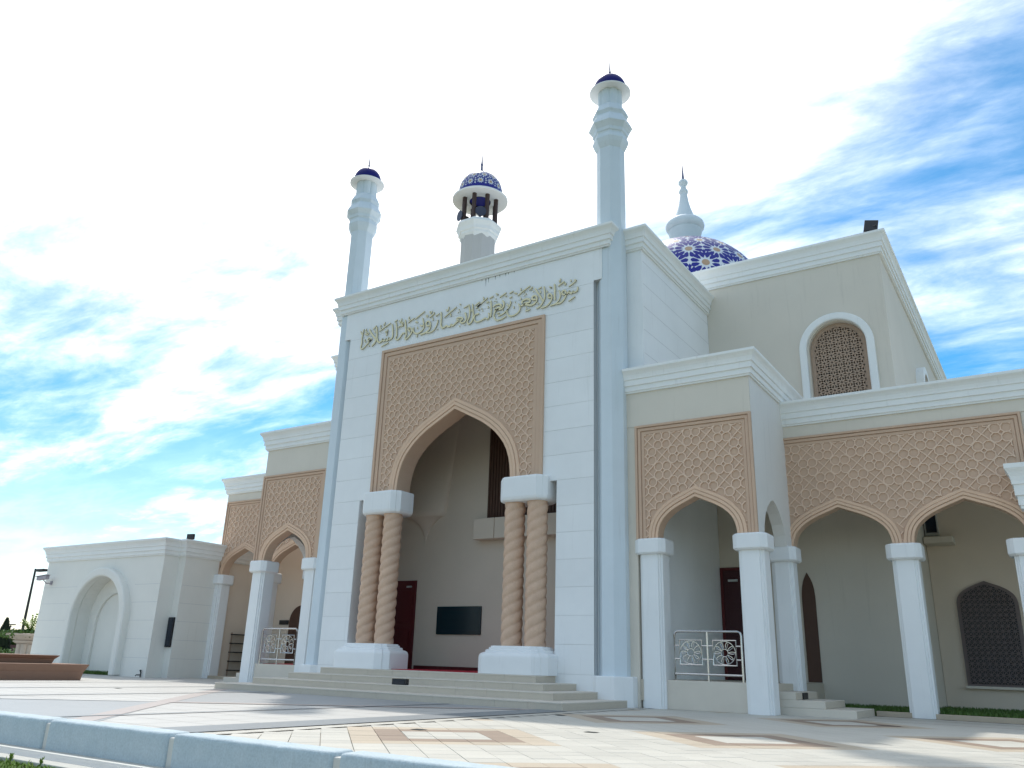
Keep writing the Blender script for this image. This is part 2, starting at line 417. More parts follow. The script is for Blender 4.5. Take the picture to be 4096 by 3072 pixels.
# diagonal tiles with diamond rings
P_ = 0.4125; TC = (-8.15, 10.83); LAT = 12*P_
def tile_kind(u, v):
    k = 'pave'
    for cu in (0, 1, 2, -1, -2):
        for cv in (0, 1, 2, -1, -2, -3):
            du, dv = abs(u-cu*LAT), abs(v-cv*LAT); m = max(du, dv)/P_
            if m < 1.4: return 'pave' if m > 0.45 else 'pave'
            if m < 2.4: return 'pave_brown'
            if m < 3.4: return 'pave_tan'
    return k
tiles = []
r2 = math.sqrt(0.5)
for i in range(-40, 60):
    for j in range(-60, 60):
        u, v = i*P_, j*P_
        x = TC[0] + (u+v)*r2; y = TC[1] + (u-v)*r2
        if -10.15 < x < 12 and 7.75 < y < 26.0:
            tiles.append((x, y, tile_kind(u, v)))
vis = sorted([t for t in tiles if in_view((t[0], t[1], 0), 0.0)], key=lambda t: t[0]**2+t[1]**2)
near = set(vis[:300])
tmesh = {}
for k in ('pave', 'pave_tan', 'pave_brown'):
    h = P_/2-0.0035
    mb = MB(); b = 0.004
    mb.add([(-h,-h,-0.03),(h,-h,-0.03),(h,h,-0.03),(-h,h,-0.03),(-h,-h,-b),(h,-h,-b),(h,h,-b),(-h,h,-b),(-h+b,-h+b,0),(h-b,-h+b,0),(h-b,h-b,0),(-h+b,h-b,0)],
           [(0,1,5,4),(1,2,6,5),(2,3,7,6),(3,0,4,7),(4,5,9,8),(5,6,10,9),(6,7,11,10),(7,4,8,11),(8,9,10,11)])
    tmesh[k] = mb.mesh('paving_tile'); tmesh[k].materials.append(MATS[k])
for (x, y, k) in vis[:300]:
    o = obj('paving_tile', tmesh[k], None, plaza, (x, y, random.uniform(-0.002, 0.002)), math.pi/4)
rest = {}
for t in tiles:
    if t in near: continue
    mb = rest.setdefault(t[2], MB()); h = (P_/2-0.0035)*math.sqrt(2)
    x, y = t[:2]; mb.add([(x-h,y,0),(x,y-h,0),(x+h,y,0),(x,y+h,0)], [(0,1,2,3)])
for k, mb in rest.items(): tag(obj('far_tiles', mb, k, plaza), kind='stuff')
e = MB(); slab_grid(e, -10.5, 14, 7.44, 7.75, 0.6, 0.31); slab_grid(e, -10.5, 14, 26.0, 26.25, 0.6, 0.25); slab_grid(e, -10.5,-10.15, 7.75, 26.0, 0.35, 0.6)
tag(obj('edge_slabs', e, 'pave', plaza), kind='stuff')
for q in ((-10.49,-9.6,7.6,26.1),(-10.4,13,7.6,8.3),(-10.4,13,25.4,26.1)): obj('bedding', sheet([(q[0],q[2]),(q[1],q[2]),(q[1],q[3]),(q[0],q[3])], -0.014 - 0.002*(q[1]>0) - 0.002*(q[2]>20)), 'pave', plaza)

# kerb of painted blocks along the front of the plaza
kerb = obj('kerb', MB().box(-32, 8, 7.12, 7.43, -0.33, 0.045), 'kerb_mortar', None, bevel=0.02); tag(kerb, 'low kerb edging the plaza', kind='structure')
kp = [(7.09,-0.3),(7.085,-0.05),(7.086,0.05),(7.092,0.075),(7.108,0.092),(7.13,0.098),(7.41,0.1),(7.433,0.09),(7.438,0.0),(7.438,-0.3)]
for k in range(-6, 7):
    x0 = -12.44 + 2.85*k; x1 = x0 + 2.74
    ends = 0.04
    mb = MB(); n = len(kp); vs_ = []; fs_ = []
    st_ = [(x0, 0.03), (x0+0.015, 0.008), (x0+ends, 0)] + [(x0+ends+(x1-x0-2*ends)*q/26, 0) for q in range(1, 26)] + [(x1-ends, 0), (x1-0.015, 0.008), (x1, 0.03)]
    for xx, sh in st_:
        chip = random.random() < 0.06
        for qi, (yy, zz) in enumerate(kp):
            jy, jz = random.uniform(-0.0035, 0.0035), random.uniform(-0.003, 0.003)
            if chip and 2 <= qi <= 5: jy += 0.012; jz -= 0.010
            vs_.append((xx, yy + jy + (sh if yy < 7.25 else -sh*0.1), zz + (jz if zz > -0.2 else 0) - (sh if zz > 0 else 0)))
    ns = len(st_)
    for i in range(ns-1):
        for q in range(n):
            q2 = (q+1) % n; fs_.append((i*n+q, (i+1)*n+q, (i+1)*n+q2, i*n+q2))
    fs_ += [tuple(range(n)), tuple((ns-1)*n+q for q in range(n))]
    mb.add(vs_, fs_); obj('kerb_block', mb, 'kerb_blue', kerb, smooth=True, angle=50)
gutter = obj('gutter', MB().box(-32, 8, 6.66, 7.09, -0.34, -0.295), 'concrete'); tag(gutter, 'concrete gutter below the kerb', kind='structure')
obj('gutter_lip', MB().box(-32, 8, 6.80, 6.88, -0.296, -0.278), 'kerb_mortar', gutter, bevel=0.008)
obj('gutter_lip', MB().box(-32, 8, 6.2, 6.43, -0.34, -0.285), 'concrete', gutter, bevel=0.012)
obj('channel_floor', MB().box(-32, 8, 6.43, 6.80, -0.345, -0.333), 'asphalt', gutter)
bm_ = MB().box(-0.012, 0.012, 6.43, 6.80, -0.318, -0.284); gme = bm_.mesh('grate_bar'); gme.materials.append(MATS['alu'])
for k in range(150): obj('grate_bar', gme, None, gutter, (-16.6+0.055*k, 0, 0))

# grass and weeds at the near left corner
def leaf_quad(mb, c, d, w, up=Vector((0,0,1))):
    d = Vector(d); s_ = d.cross(up)
    if s_.length < 1e-4: s_ = Vector((1,0,0))
    s_.normalize(); s_ *= w/2; c = Vector(c)
    mb.add([c-s_*0.4, c+d*0.45-s_, c+d, c+d*0.45+s_, c+s_*0.4], [(0,1,2,3,4)])
gr = MB()
for i in range(9000):
    x = random.uniform(-15.5,-8.5); y = random.uniform(4.6, 6.2)
    a = random.uniform(0, 6.28); l = random.uniform(0.02, 0.06)*(1.5 if random.random() < 0.12 else 1)
    leaf_quad(gr, (x, y, -0.34), (math.cos(a)*l*0.7, math.sin(a)*l*0.7, l), random.uniform(0.012, 0.035))
tag(obj('grass', gr, 'leaf_bright'), 'bright green grass and weeds by the gutter', 'grass', kind='stuff')
for (sx, sy, wl_) in ((-13.6,6.15,'green weed by the gutter nearest the left edge of the photo'),(-12.9,6.18,'second green weed from the left along the gutter'),(-11.6,6.2,'third green weed from the left along the gutter'),(-10.9,6.21,'rightmost green weed along the gutter')):
    t = empty('weed', wl_, 'weed', (sx, sy, -0.34), 'weeds along the gutter')
    mb = MB()
    for i in range(26):
        a = random.uniform(0, 6.28); l = random.uniform(0.04, 0.09); h = random.uniform(0.0, 0.09)
        leaf_quad(mb, (sx, sy, -0.34+h), (math.cos(a)*l*0.5, math.sin(a)*l*0.5, l*0.7), 0.035)
    obj('leaves', mb, 'leaf_bright', t)
    obj('stem', MB().tube([(sx,sy,-0.34),(sx+0.01,sy,-0.22)], 0.005, 5), 'leaf', t)

# ------------------------------------------------------------------ the mosque
mosque = empty('mosque', 'white mosque with tall arched portal, slim minarets and blue patterned dome', 'mosque', (XC, 22.43, 0))
CORN = [(0,0),(0.06,0),(0.06,0.055),(0.10,0.06),(0.10,0.22),(0.15,0.23),(0.15,0.41),(0.185,0.42),(0.19,0.48),(0.21,0.56),(0.25,0.63),(0.295,0.68),(0.31,0.70),(0.31,0.78),(0,0.78)]
def cornice(path, z, h=0.78, parent=mosque, mirror=None, sc=1.0):
    pr = [(a*sc, z+b*h/0.78) for a, b in CORN]
    return obj('cornice', MB().sweep(pr, path), 'white_trim', parent, mirror=mirror, bevel=0.008)

# ---- portal front wall
Y0 = 22.43
core = MB()
for s_ in (-1, 1):
    a = lambda x: XC + s_*x
    def bx(x0, x1, *r): core.box(min(a(x0),a(x1)), max(a(x0),a(x1)), *r)
    bx(4.25, 5.585, Y0+0.014, 23.2, 0, 6.68)
    bx(3.70, 5.585, Y0+0.014, 23.2, 6.68, 12.56)
    bx(5.585, 6.2, 22.72, 23.21, 0, 14.6)
    bx(5.587, 5.86, Y0+0.016, 22.72, 13.45, 14.6)
core.box(XC-5.585, XC+5.585, Y0+0.014, 23.2, 12.56, 14.6)
core.box(XC-5.95, XC+5.95, Y0+0.03, 23.2, 14.6, 15.3)
portal = obj('portal_wall', core, 'joint', mosque)
zk = [0.0, 0.83] + [0.83+0.836*k for k in range(1, 16)] + [14.6]
def course(x0, x1, z0, z1):
    if z1-z0 < 0.05: return
    obj('wall_panel', MB().box(x0, x1, Y0, Y0+0.04, z0+0.0035, z1-0.0035), 'white', portal, bevel=0.004)
for z0, z1 in zip(zk, zk[1:]):
    if z0 < 6.6:
        course(XC-5.585, XC-4.25, z0, z1); course(XC+4.25, XC+5.585, z0, z1)
    elif z1 < 12.6:
        course(XC-5.585, XC-3.71, z0, z1); course(XC+3.71, XC+5.585, z0, z1)
    elif z0 < 12.5:
        course(XC-5.585, XC-3.71, z0, 12.575); course(XC+3.71, XC+5.585, z0, 12.575)
        course(XC-5.585, XC+5.585, 12.575, z1) if z1-12.575 > 0.1 else None
    else: course(XC-5.585, XC+5.585, z0, z1)
for s_ in (-1, 1):     # pier reveals
    obj('wall_panel', MB().box(min(XC+s_*4.238, XC+s_*4.252), max(XC+s_*4.238, XC+s_*4.252), Y0+0.02, 23.2, 0.77, 6.68), 'white', portal)
for s_ in (-1, 1):
    xa, xb = sorted((XC+s_*5.587, XC+s_*5.9))
    obj('wall_panel', MB().box(xa, xb, Y0+0.002, Y0+0.03, 13.45, 14.6), 'white', portal); obj('wall_panel', MB().box(xa, xb, 22.69, 22.725, 0.8, 13.45), 'white', portal)
cornice([(XC-6.15, 22.7), (XC-6.15, Y0+0.0), (XC+6.13, Y0+0.0), (XC+6.13, 22.7)], 14.6, 0.75)
obj('parapet_cap', MB().box(XC-6.1, XC+6.1, Y0+0.01, 23.3, 15.3, 15.36), 'white_trim', mosque, bevel=0.01)
# soot runs under the cornice
for (dx, l) in ((1.1,0.34),(1.22,0.2),(1.52,0.16),(1.72,0.1),(1.98,0.13),(2.1,0.09),(0.92,0.08),(2.35,0.07)):
    obj('soot_run', MB().prism([(XC+dx-0.014,14.6),(XC+dx+0.014,14.6),(XC+dx+0.004,14.6-l)], Y0-0.004, Y0+0.01), 'grime', portal)

# ---- carved arch panels
def relief(mb, x0, x1, z0, z1, inside, y, P=0.95, cx=None, w=0.031, d=0.034):
    cx = (x0+x1)/2 if cx is None else cx; cz = z1 - P*0.25
    n = int(((x1-x0)+(z1-z0)+2*P)/P)+2
    for k in range(-n, n+1):
        for s_ in (1, -1):
            c = (k+0.5)*P; dd = d if s_ > 0 else d*0.9
            mb.cbar((x0, cz+s_*(x0-cx)+c), (x1, cz+s_*(x1-cx)+c), w, y-dd, y+0.02, inside)
    r = 0.146*P/0.95; off = r*math.cos(math.pi/8)
    for i in range(-n, n+1):
        for j in range(-n, n+1):
            if (i+j) % 2: continue
            fx, fz = cx+i*P/2, cz+j*P/2
            if not (x0-0.4 < fx < x1+0.4 and z0-0.4 < fz < z1+0.4): continue
            for sx in (1, -1):
                for sz in (1, -1):
                    pts = [(fx+sx*off+r*math.cos(math.pi*(q-0.5)/4), fz+sz*off+r*math.sin(math.pi*(q-0.5)/4)) for q in range(8)]
                    for q in range(8):          # edge q faces the direction q*45 degrees
                        if (q == 0 and sx < 0) or (q == 2 and sz < 0): continue      # shared edge, drawn by the neighbour
                        mb.cbar(pts[q], pts[(q+1) % 8], w, y-d*(1.06+0.05*(q % 2)+0.02*(sx > 0)+0.012*(sz > 0)), y+0.02, inside)
def arch_panel(x0, x1, zb, zt, y, arches, fw=0.42, tw=0.36, depth=0.5, mirror=None, sides=(1, 1), pat=0.95):
    """tan panel between x0 and x1 with ogee openings; arches: (centre, half span, rise)"""
    poly = [(x0, zb), (x0, zt), (x1, zt), (x1, zb)]
    for c, hf, rs in sorted(arches, reverse=True): poly += arch(c, zb, hf, rs)
    yp = y+0.035
    pn = obj('arch_panel', MB().prism(poly, yp, y+depth), 'tan', mosque, mirror=mirror)
    fp = []
    if sides[0]: fp += [(x0, zb)]
    fp += [(x0, zt), (x1, zt)]
    if sides[1]: fp += [(x1, zb)]
    e_ = 0.0
    for a, b, yo in ((0, 0.26, -0.055), (0.29, 0.62, -0.02), (0.65, 1.0, 0.012)):
        obj('frame_moulding', MB().band(fp, -a*fw, -b*fw, y+yo, yp+0.02), 'tan', pn, bevel=0.014, mirror=mirror)
    for c, hf, rs in arches:
        ap = arch(c, zb, hf, rs)
        for a, b, yo in ((0, 0.30, -0.012), (0.33, 0.64, -0.035), (0.67, 1.0, -0.02)):
            obj('arch_moulding', MB().band(ap, -a*tw, -b*tw, y+yo, yp+0.02), 'tan_light', pn, bevel=0.012, mirror=mirror)
    ains = [arch_in(c, zb, hf, rs) for c, hf, rs in arches]
    xl = x0+fw*(1 if sides[0] else 0); xr = x1-fw*(1 if sides[1] else 0)
    def inside(x, z): return xl < x < xr and zb < z < zt-fw and not any(f(x, z, tw*0.95) for f in ains)
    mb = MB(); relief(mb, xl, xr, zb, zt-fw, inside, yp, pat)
    obj('carved_lattice', mb, 'tan_ridge_highlight', pn, mirror=mirror)
    return pn
arch_panel(XC-3.72, XC+3.72, 6.86, 12.575, Y0-0.03, [(XC, 2.47, 2.82)], 0.44, 0.38, 0.75)

# ---- twisted columns, capitals and pedestals of the portal
def twisted(z0, z1, r0=0.338, n=3, lead=0.98):
    mb = MB(); seg = 48; nz = 110; vs_ = []; fs_ = []
    for i in range(nz+1):
        z = z0+(z1-z0)*i/nz
        for k in range(seg):
            th = 2*math.pi*k/seg
            ph = n*(th-2*math.pi*z/lead)
            p = abs(math.cos(ph/2))
            r = r0*(0.84+0.172*p**0.5)
            vs_.append((r*math.cos(th), r*math.sin(th), z))
    for i in range(nz):
        for k in range(seg):
            k2 = (k+1) % seg; fs_.append((i*seg+k, i*seg+k2, (i+1)*seg+k2, (i+1)*seg+k))
    fs_.append(tuple(reversed(range(seg)))); fs_.append(tuple(nz*seg+k for k in range(seg)))
    return mb.add(vs_, fs_)
tw_me = twisted(1.57, 6.08).mesh('twisted_column'); tw_me.materials.append(MATS['rope'])
tw_me.polygons.foreach_set('use_smooth', [True]*len(tw_me.polygons)); tw_me.set_sharp_from_angle(angle=math.radians(60))
def cross_poly(cx, cy, hx, hy, n):
    return [(cx-hx+n,cy-hy),(cx+hx-n,cy-hy),(cx+hx-n*0.45,cy-hy+n*0.45),(cx+hx-n*0.45,cy-hy+n*0.55),(cx+hx,cy-hy+n),(cx+hx,cy+hy-n),(cx+hx-n*0.5,cy+hy-n*0.5),(cx+hx-n,cy+hy),(cx-hx+n,cy+hy),(cx-hx+n*0.5,cy+hy-n*0.5),(cx-hx,cy+hy-n),(cx-hx,cy-hy+n),(cx-hx+n*0.45,cy-hy+n*0.55),(cx-hx+n*0.45,cy-hy+n*0.45)]
def stacked(layers, cx, cy):
    """layers: (hx, hy, notch, z)"""
    mb = MB(); vs_ = []; fs_ = []; n = 14
    for hx, hy, nt, z in layers: vs_ += [(x, y, z) for x, y in cross_poly(cx, cy, hx, hy, nt)]
    for i in range(len(layers)-1):
        for k in range(n):
            k2 = (k+1) % n; fs_.append((i*n+k, i*n+k2, (i+1)*n+k2, (i+1)*n+k))
    fs_ += [tuple(reversed(range(n))), tuple((len(layers)-1)*n+k for k in range(n))]
    return mb.add(vs_, fs_)
for s_ in (-1, 1):
    cx = XC + s_*3.05 + 0.06
    for dx in (-0.43, 0.43): obj('twisted_column', tw_me, None, mosque, (cx+dx, 22.46, 0), 0.6)
    obj('column_capital', stacked([(0.78,0.52,0.2,6.05),(0.86,0.58,0.24,6.09),(0.88,0.60,0.25,6.12),(0.90,0.62,0.27,6.19),(0.90,0.62,0.27,6.80),(0.87,0.6,0.26,6.86)], cx, 22.62), 'white', mosque, bevel=0.004)
    obj('column_pedestal', stacked([(1.25,0.84,0.36,0.768),(1.25,0.84,0.36,1.22),(1.245,0.835,0.36,1.28),(1.22,0.81,0.355,1.335),(1.17,0.76,0.34,1.375),(1.08,0.69,0.32,1.395),(1.08,0.69,0.32,1.45),(1.05,0.66,0.31,1.47),(0.98,0.62,0.29,1.475),(0.98,0.62,0.29,1.53),(0.93,0.58,0.28,1.545),(0.93,0.58,0.28,1.58)], cx, 22.36), 'white', mosque, bevel=0.008)

# ---- portal steps
for k, (hx, yf) in enumerate(((6.57,18.86),(5.78,19.74),(5.0,20.55),(4.29,21.32))):
    z0 = 0.192*k
    st = obj('step', MB().box(XC-hx+0.012, XC+hx-0.012, yf+0.012, 23.0, z0+(0.001 if k else -0.02), z0+0.186), 'pave_joint', mosque)
    ns = round(2*hx/1.05); sw_ = 2*hx/ns
    for q in range(ns):
        xa = XC-hx+q*sw_+0.0025; xb = XC-hx+(q+1)*sw_-0.0025; dz = random.uniform(-0.0015, 0.0015)
        obj('step_slab', MB().box(xa, xb, yf-0.012, yf+0.95, z0+0.158, z0+0.192+dz), 'stair_side', st, bevel=0.006)
        obj('step_riser', MB().box(xa, xb, yf, yf+0.03, z0+0.001, z0+0.157), 'step_stone', st)
    for s_ in (-1, 1):
        xs = sorted((XC+s_*hx, XC+s_*(hx-0.03))); obj('step_riser', MB().box(xs[0], xs[1], yf+0.031, 22.9, z0+0.001, z0+0.157), 'step_stone', st)
        xs = sorted((XC+s_*hx, XC+s_*(hx-0.9))); obj('step_slab', MB().box(xs[0]-0.004, xs[1]+0.004, yf+0.953, 22.9, z0+0.158, z0+0.191), 'stair_side', st, bevel=0.006)
obj('portal_floor', MB().box(XC-6.9, XC+6.9, 23.0, 29.55, 0.2, 0.766), 'step_stone', mosque)

# ---- minarets at the portal corners
def lobed(cx, cy, r, z0, z1, n=8, amp=0.1, seg=64):
    mb = MB(); vs_ = []
    for z in (z0, z1):
        for k in range(seg):
            th = 2*math.pi*k/seg; rr = r*(1-amp+amp*abs(math.cos(n*th/2))**0.5)
            vs_.append((cx+rr*math.cos(th), cy+rr*math.sin(th), z))
    fs_ = [(k, (k+1) % seg, (k+1) % seg+seg, k+seg) for k in range(seg)]
    return mb.add(vs_, fs_)
OC = 1/math.cos(math.pi/8); PH = math.pi/8
def hemi(r, zc, n=14, squash=1.0, top=math.pi/2): return [(r*math.cos(top*i/n), zc+r*squash*math.sin(top*i/n)) for i in range(n+1)]
for cx in (-11.18, -23.24):
    cy = 22.92
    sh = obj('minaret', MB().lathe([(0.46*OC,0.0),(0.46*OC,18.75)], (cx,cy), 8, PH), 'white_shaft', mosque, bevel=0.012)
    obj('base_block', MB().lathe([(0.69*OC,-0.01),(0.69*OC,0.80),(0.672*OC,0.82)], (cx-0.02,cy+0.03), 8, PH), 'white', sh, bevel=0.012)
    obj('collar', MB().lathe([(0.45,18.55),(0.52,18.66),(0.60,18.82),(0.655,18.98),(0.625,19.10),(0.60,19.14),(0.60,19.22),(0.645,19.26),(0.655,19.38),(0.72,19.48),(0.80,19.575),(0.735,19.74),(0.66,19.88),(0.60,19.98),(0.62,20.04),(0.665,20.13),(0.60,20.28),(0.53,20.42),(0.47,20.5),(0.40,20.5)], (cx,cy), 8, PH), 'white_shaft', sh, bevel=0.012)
    obj('neck', lobed(cx, cy, 0.45, 20.48, 21.2), 'white_shaft', sh, smooth=True)
    obj('cap_disc', MB().lathe([(0.2,21.165),(0.735,21.165),(0.755,21.175),(0.755,21.215),(0.735,21.225),(0.2,21.225)], (cx,cy), 48), 'white', sh)
    obj('cap_dome', MB().lathe([(0.60,21.22)]+hemi(0.60,21.37)[:-1]+[(0.02,21.97)], (cx,cy), 40), 'dome_blue', sh, smooth=True)
    obj('finial', MB().lathe([(0.14,21.92),(0.135,21.95),(0.07,22.0),(0.035,22.06),(0.032,22.16),(0.05,22.19),(0.03,22.22),(0.028,22.3),(0.004,22.76)], (cx,cy), 16), 'finial_metal', sh, smooth=True)

# ---- portal body behind the front wall
br = MB(); br.prism([(XC+5.9,23.2),(XC+7.01,23.2),(XC+7.01,29.6),(XC+6.6,29.6),(XC+6.6,23.6),(XC+5.9,23.6)], 0, 14.6, 'z')
body = obj('portal_body', br, 'white', mosque)
bl_ = MB(); bl_.prism([(XC-5.9,23.2),(XC-7.01,23.2),(XC-7.01,25.6),(XC-6.6,25.6),(XC-6.6,23.6),(XC-5.9,23.6)], 0, 14.6, 'z')
obj('portal_body', bl_, 'white', mosque); obj('portal_lintel', MB().box(XC-7.0, XC-6.61, 25.6, 29.6, 7.9, 14.6), 'white', mosque)
obj('portal_ceiling', MB().box(XC-6.59, XC+6.59, 23.25, 29.59, 12.2, 12.6), 'beige_in', mosque)
obj('portal_roof', MB().box(XC-7.0, XC+7.0, 23.2, 29.6, 14.6, 15.2), 'white', mosque)
for k in range(1, 17):
    z = 0.83+0.836*k
    if z > 9.9 and z < 14.4: obj('joint_line', MB().box(XC+7.005, XC+7.013, 23.3, 29.6, z-0.006, z+0.006), 'joint', body)
cornice([(XC-7.01, 29.6), (XC-7.01, 23.2), (XC-5.9, 23.2)], 14.6)
cornice([(XC+5.9, 23.2), (XC+7.01, 23.2), (XC+7.01, 29.6)], 14.6)

# ---- great hall
HY = 29.61
hall = MB()
hall.box(-30.8, -6.4, HY, 30.0, 0, 15.7); hall.box(-4.4, -3.63, HY, 30.0, 0, 15.7); hall.box(-6.4, -4.4, HY, 30.0, 0, 9.8)
hall.prism([(-6.4,15.7),(-4.4,15.7)] + round_arch(-5.4, 12.36, 1.0), HY, 30.0)
hall.box(-4.0, -3.632, 30.0, 63, 0, 15.7); hall.box(-30.8, -30.4, 30.0, 63, 0, 15.7); hall.box(-30.4, -4.0, 62.6, 63, 0, 15.7)
hw = obj('hall_wall', hall, 'beige', mosque)
obj('hall_roof', MB().box(-30.79, -3.64, HY+0.01, 63, 15.7, 16.3), 'white', mosque)
cornice([(-30.8, 63), (-30.8, HY), (-3.63, HY), (-3.63, 63)], 15.69, 0.84)
def lattice(x0, x1, z0, inside, y0, y1, pitch=0.2, w=0.034):
    mb = MB(); x0 -= 0.5; x1 += 0.5; zt = z0+6
    n = int((x1-x0+8)/pitch)
    cx = (x0+x1)/2
    for k in range(-n, n+1):
        c = k*pitch
        for s_ in (1, -1): mb.cbar((x0, z0+s_*(x0-cx)+c+2), (x1, z0+s_*(x1-cx)+c+2), w, y0, y1, inside, 0.025)
        zz = z0+2+c; mb.cbar((x0, zz), (x1, zz), w*0.9, y0+0.012, y1-0.01, inside, 0.025)
        xx = cx+c; mb.cbar((xx, z0-0.2), (xx, zt), w*0.9, y0+0.012, y1-0.01, inside, 0.025)
    return mb
wd = obj('arched_window', MB().band(round_arch(-5.42, 12.36, 1.30, 9.7), 0, 0.27, HY-0.17, HY+0.03), 'white_trim', mosque, bevel=0.05, seg=3, smooth=False)
obj('window_screen', lattice(-6.3, -4.5, 9.6, lambda x, z: (abs(x+5.4) < 0.9 and z > 9.7 and z < 12.36) or (z >= 12.36 and math.hypot(x+5.4, z-12.36) < 0.9), HY+0.2, HY+0.3, 0.27, 0.058), 'lattice_tan', wd)
obj('screen_frame', MB().band(round_arch(-5.4, 12.36, 0.995, 9.7), 0.0, 0.15, HY+0.18, HY+0.32), 'lattice_tan', wd)
obj('window_backing', MB().box(-6.4, -4.4, HY+0.75, HY+0.8, 9.7, 13.4), 'beige', wd)
# side window of the hall
sw = MB()
for yy in (37.4, 45.5, 54):
    pts = round_arch(yy, 12.36, 1.32, 9.7); inn = round_arch(yy, 12.36, 1.0, 9.7)
    poly = pts + list(reversed(inn))
    wmb = MB().prism(poly, -3.66, -3.33, 'x')
    w_ = obj('arched_window', wmb, 'white_trim', mosque, bevel=0.04)
    obj('window_screen', MB().prism(round_arch(yy, 12.36, 0.99, 9.7), -3.62, -3.6, 'x'), 'dark', w_)
# floodlight on the hall roof is a thing of its own, further down

# ---- main dome
DC = (XC, 46.4); DR = 5.0; DZ = 22.6
dome = obj('main_dome', MB().lathe([(DR*1.0,16.3),(DR,DZ)]+hemi(DR,DZ,40)[1:-1]+[(0.05,DZ+DR)], DC, 96), 'tile_white', mosque, smooth=True)
def dome_tiles(parent, c, R, zc, rings, N, rr, petals=10, h=0.006):
    bl = MB(); tn = MB()
    def sp(lat, lon, a, b, hh):
        # tangent offset a (east), b (north) in metres
        la = lat + b/R; lo = lon + a/(R*max(0.12, math.cos(la)))
        q = R+hh
        return (c[0]+q*math.cos(la)*math.cos(lo), c[1]+q*math.cos(la)*math.sin(lo), zc+q*math.sin(la))
    for ri, lat_d in enumerate(rings):
        lat = math.radians(lat_d)
        step_a = 2*math.pi/N
        sc = min(1.0, R*math.cos(lat)*step_a/(2*rr)*1.0)
        for k in range(N):
            lon = step_a*(k+0.5*(ri % 2))
            r_ = rr*sc
            obj('rosette_tile', MB().add([sp(lat, lon, r_*0.27*math.cos(t), r_*0.27*math.sin(t), h) for t in [2*math.pi*q/petals for q in range(petals)]], [tuple(range(petals))]), 'tile_tan', parent)
            for q in range(petals):
                t = 2*math.pi*(q+0.5)/petals; dt = math.pi/petals
                P2 = [(0.40,0),(0.60,0.84),(0.88,0.80),(0.99,0.25),(0.99,-0.25),(0.88,-0.80),(0.60,-0.84)]
                bl.add([sp(lat, lon, r_*p*math.cos(t+s*dt), r_*p*math.sin(t+s*dt), h) for p, s in P2], [tuple(range(7))])
            # fillers between rosettes: four small blue darts leaving a white star
            if ri+1 < len(rings):
                la2 = (lat+math.radians(rings[ri+1]))/2; lo2 = lon
                gap = R*(math.radians(rings[ri+1])-lat)
                for (a0, b0) in ((0, gap*0.16), (0.17*rr*sc*1.5, gap*0.0), (-0.17*rr*sc*1.5, gap*0.0), (0, -gap*0.04)):
                    s3 = 0.17*rr*sc
                    bl.add([sp(la2, lo2, a0+s3*x, b0+gap*0.12+s3*y, h) for x, y in ((0,1.2),(0.75,0.2),(0.5,-0.9),(-0.5,-0.9),(-0.75,0.2))], [(0,1,2,3,4)])
    tag(obj('blue_tiles', bl, 'blue_tile', parent), kind='stuff')
dome_tiles(dome, DC, DR, DZ, [0, 15, 29.5, 43.5, 56.5, 68], 16, 0.90, 12)
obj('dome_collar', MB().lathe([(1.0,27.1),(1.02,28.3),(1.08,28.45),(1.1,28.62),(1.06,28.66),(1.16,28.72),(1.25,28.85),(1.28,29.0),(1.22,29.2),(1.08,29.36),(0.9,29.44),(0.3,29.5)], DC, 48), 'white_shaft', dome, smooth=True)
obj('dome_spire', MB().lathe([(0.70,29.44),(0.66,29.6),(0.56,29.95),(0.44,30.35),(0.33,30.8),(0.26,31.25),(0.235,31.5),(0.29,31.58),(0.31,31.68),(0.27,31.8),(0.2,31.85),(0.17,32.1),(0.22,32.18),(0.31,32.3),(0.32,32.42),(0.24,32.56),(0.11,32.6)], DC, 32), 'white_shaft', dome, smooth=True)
obj('dome_spike', MB().lathe([(0.10,32.59),(0.095,32.66),(0.06,33.1),(0.006,33.95)], DC, 16), 'finial_metal', dome, smooth=True)

# ---- side porches and arcades, right as seen and mirrored on the left
col_poly = lambda c, s_, n: [(c[0]-s_+n,c[1]-s_),(c[0]+s_-n,c[1]-s_),(c[0]+s_-n,c[1]-s_+n*0.5),(c[0]+s_-n*0.5,c[1]-s_+n*0.5),(c[0]+s_-n*0.5,c[1]-s_+n),(c[0]+s_,c[1]-s_+n),(c[0]+s_,c[1]+s_-n),(c[0]+s_-n*0.5,c[1]+s_-n),(c[0]+s_-n*0.5,c[1]+s_-n*0.5),(c[0]+s_-n,c[1]+s_-n*0.5),(c[0]+s_-n,c[1]+s_),(c[0]-s_+n,c[1]+s_),(c[0]-s_+n,c[1]+s_-n*0.5),(c[0]-s_+n*0.5,c[1]+s_-n*0.5),(c[0]-s_+n*0.5,c[1]+s_-n),(c[0]-s_,c[1]+s_-n),(c[0]-s_,c[1]-s_+n),(c[0]-s_+n*0.5,c[1]-s_+n),(c[0]-s_+n*0.5,c[1]-s_+n*0.5),(c[0]-s_+n,c[1]-s_+n*0.5)]
def column(x, y, z0, z1, s_=0.36, mirror=None, cap=0.44, wide=0.0):
    c = obj('column', MB().prism(col_poly((x, y), s_, 0.11), z0, z1, 'z'), 'white', mosque, mirror=mirror, bevel=0.01)
    q = s_+0.13
    obj('capital', stacked([(q-0.05+wide,q-0.05,0.16,z1-0.02),(q+wide,q,0.17,z1+0.03),(q+wide,q,0.17,z1+cap-0.04),(q-0.035+wide,q-0.035,0.16,z1+cap)], x, y), 'white', c, mirror=mirror, bevel=0.008)
    return c
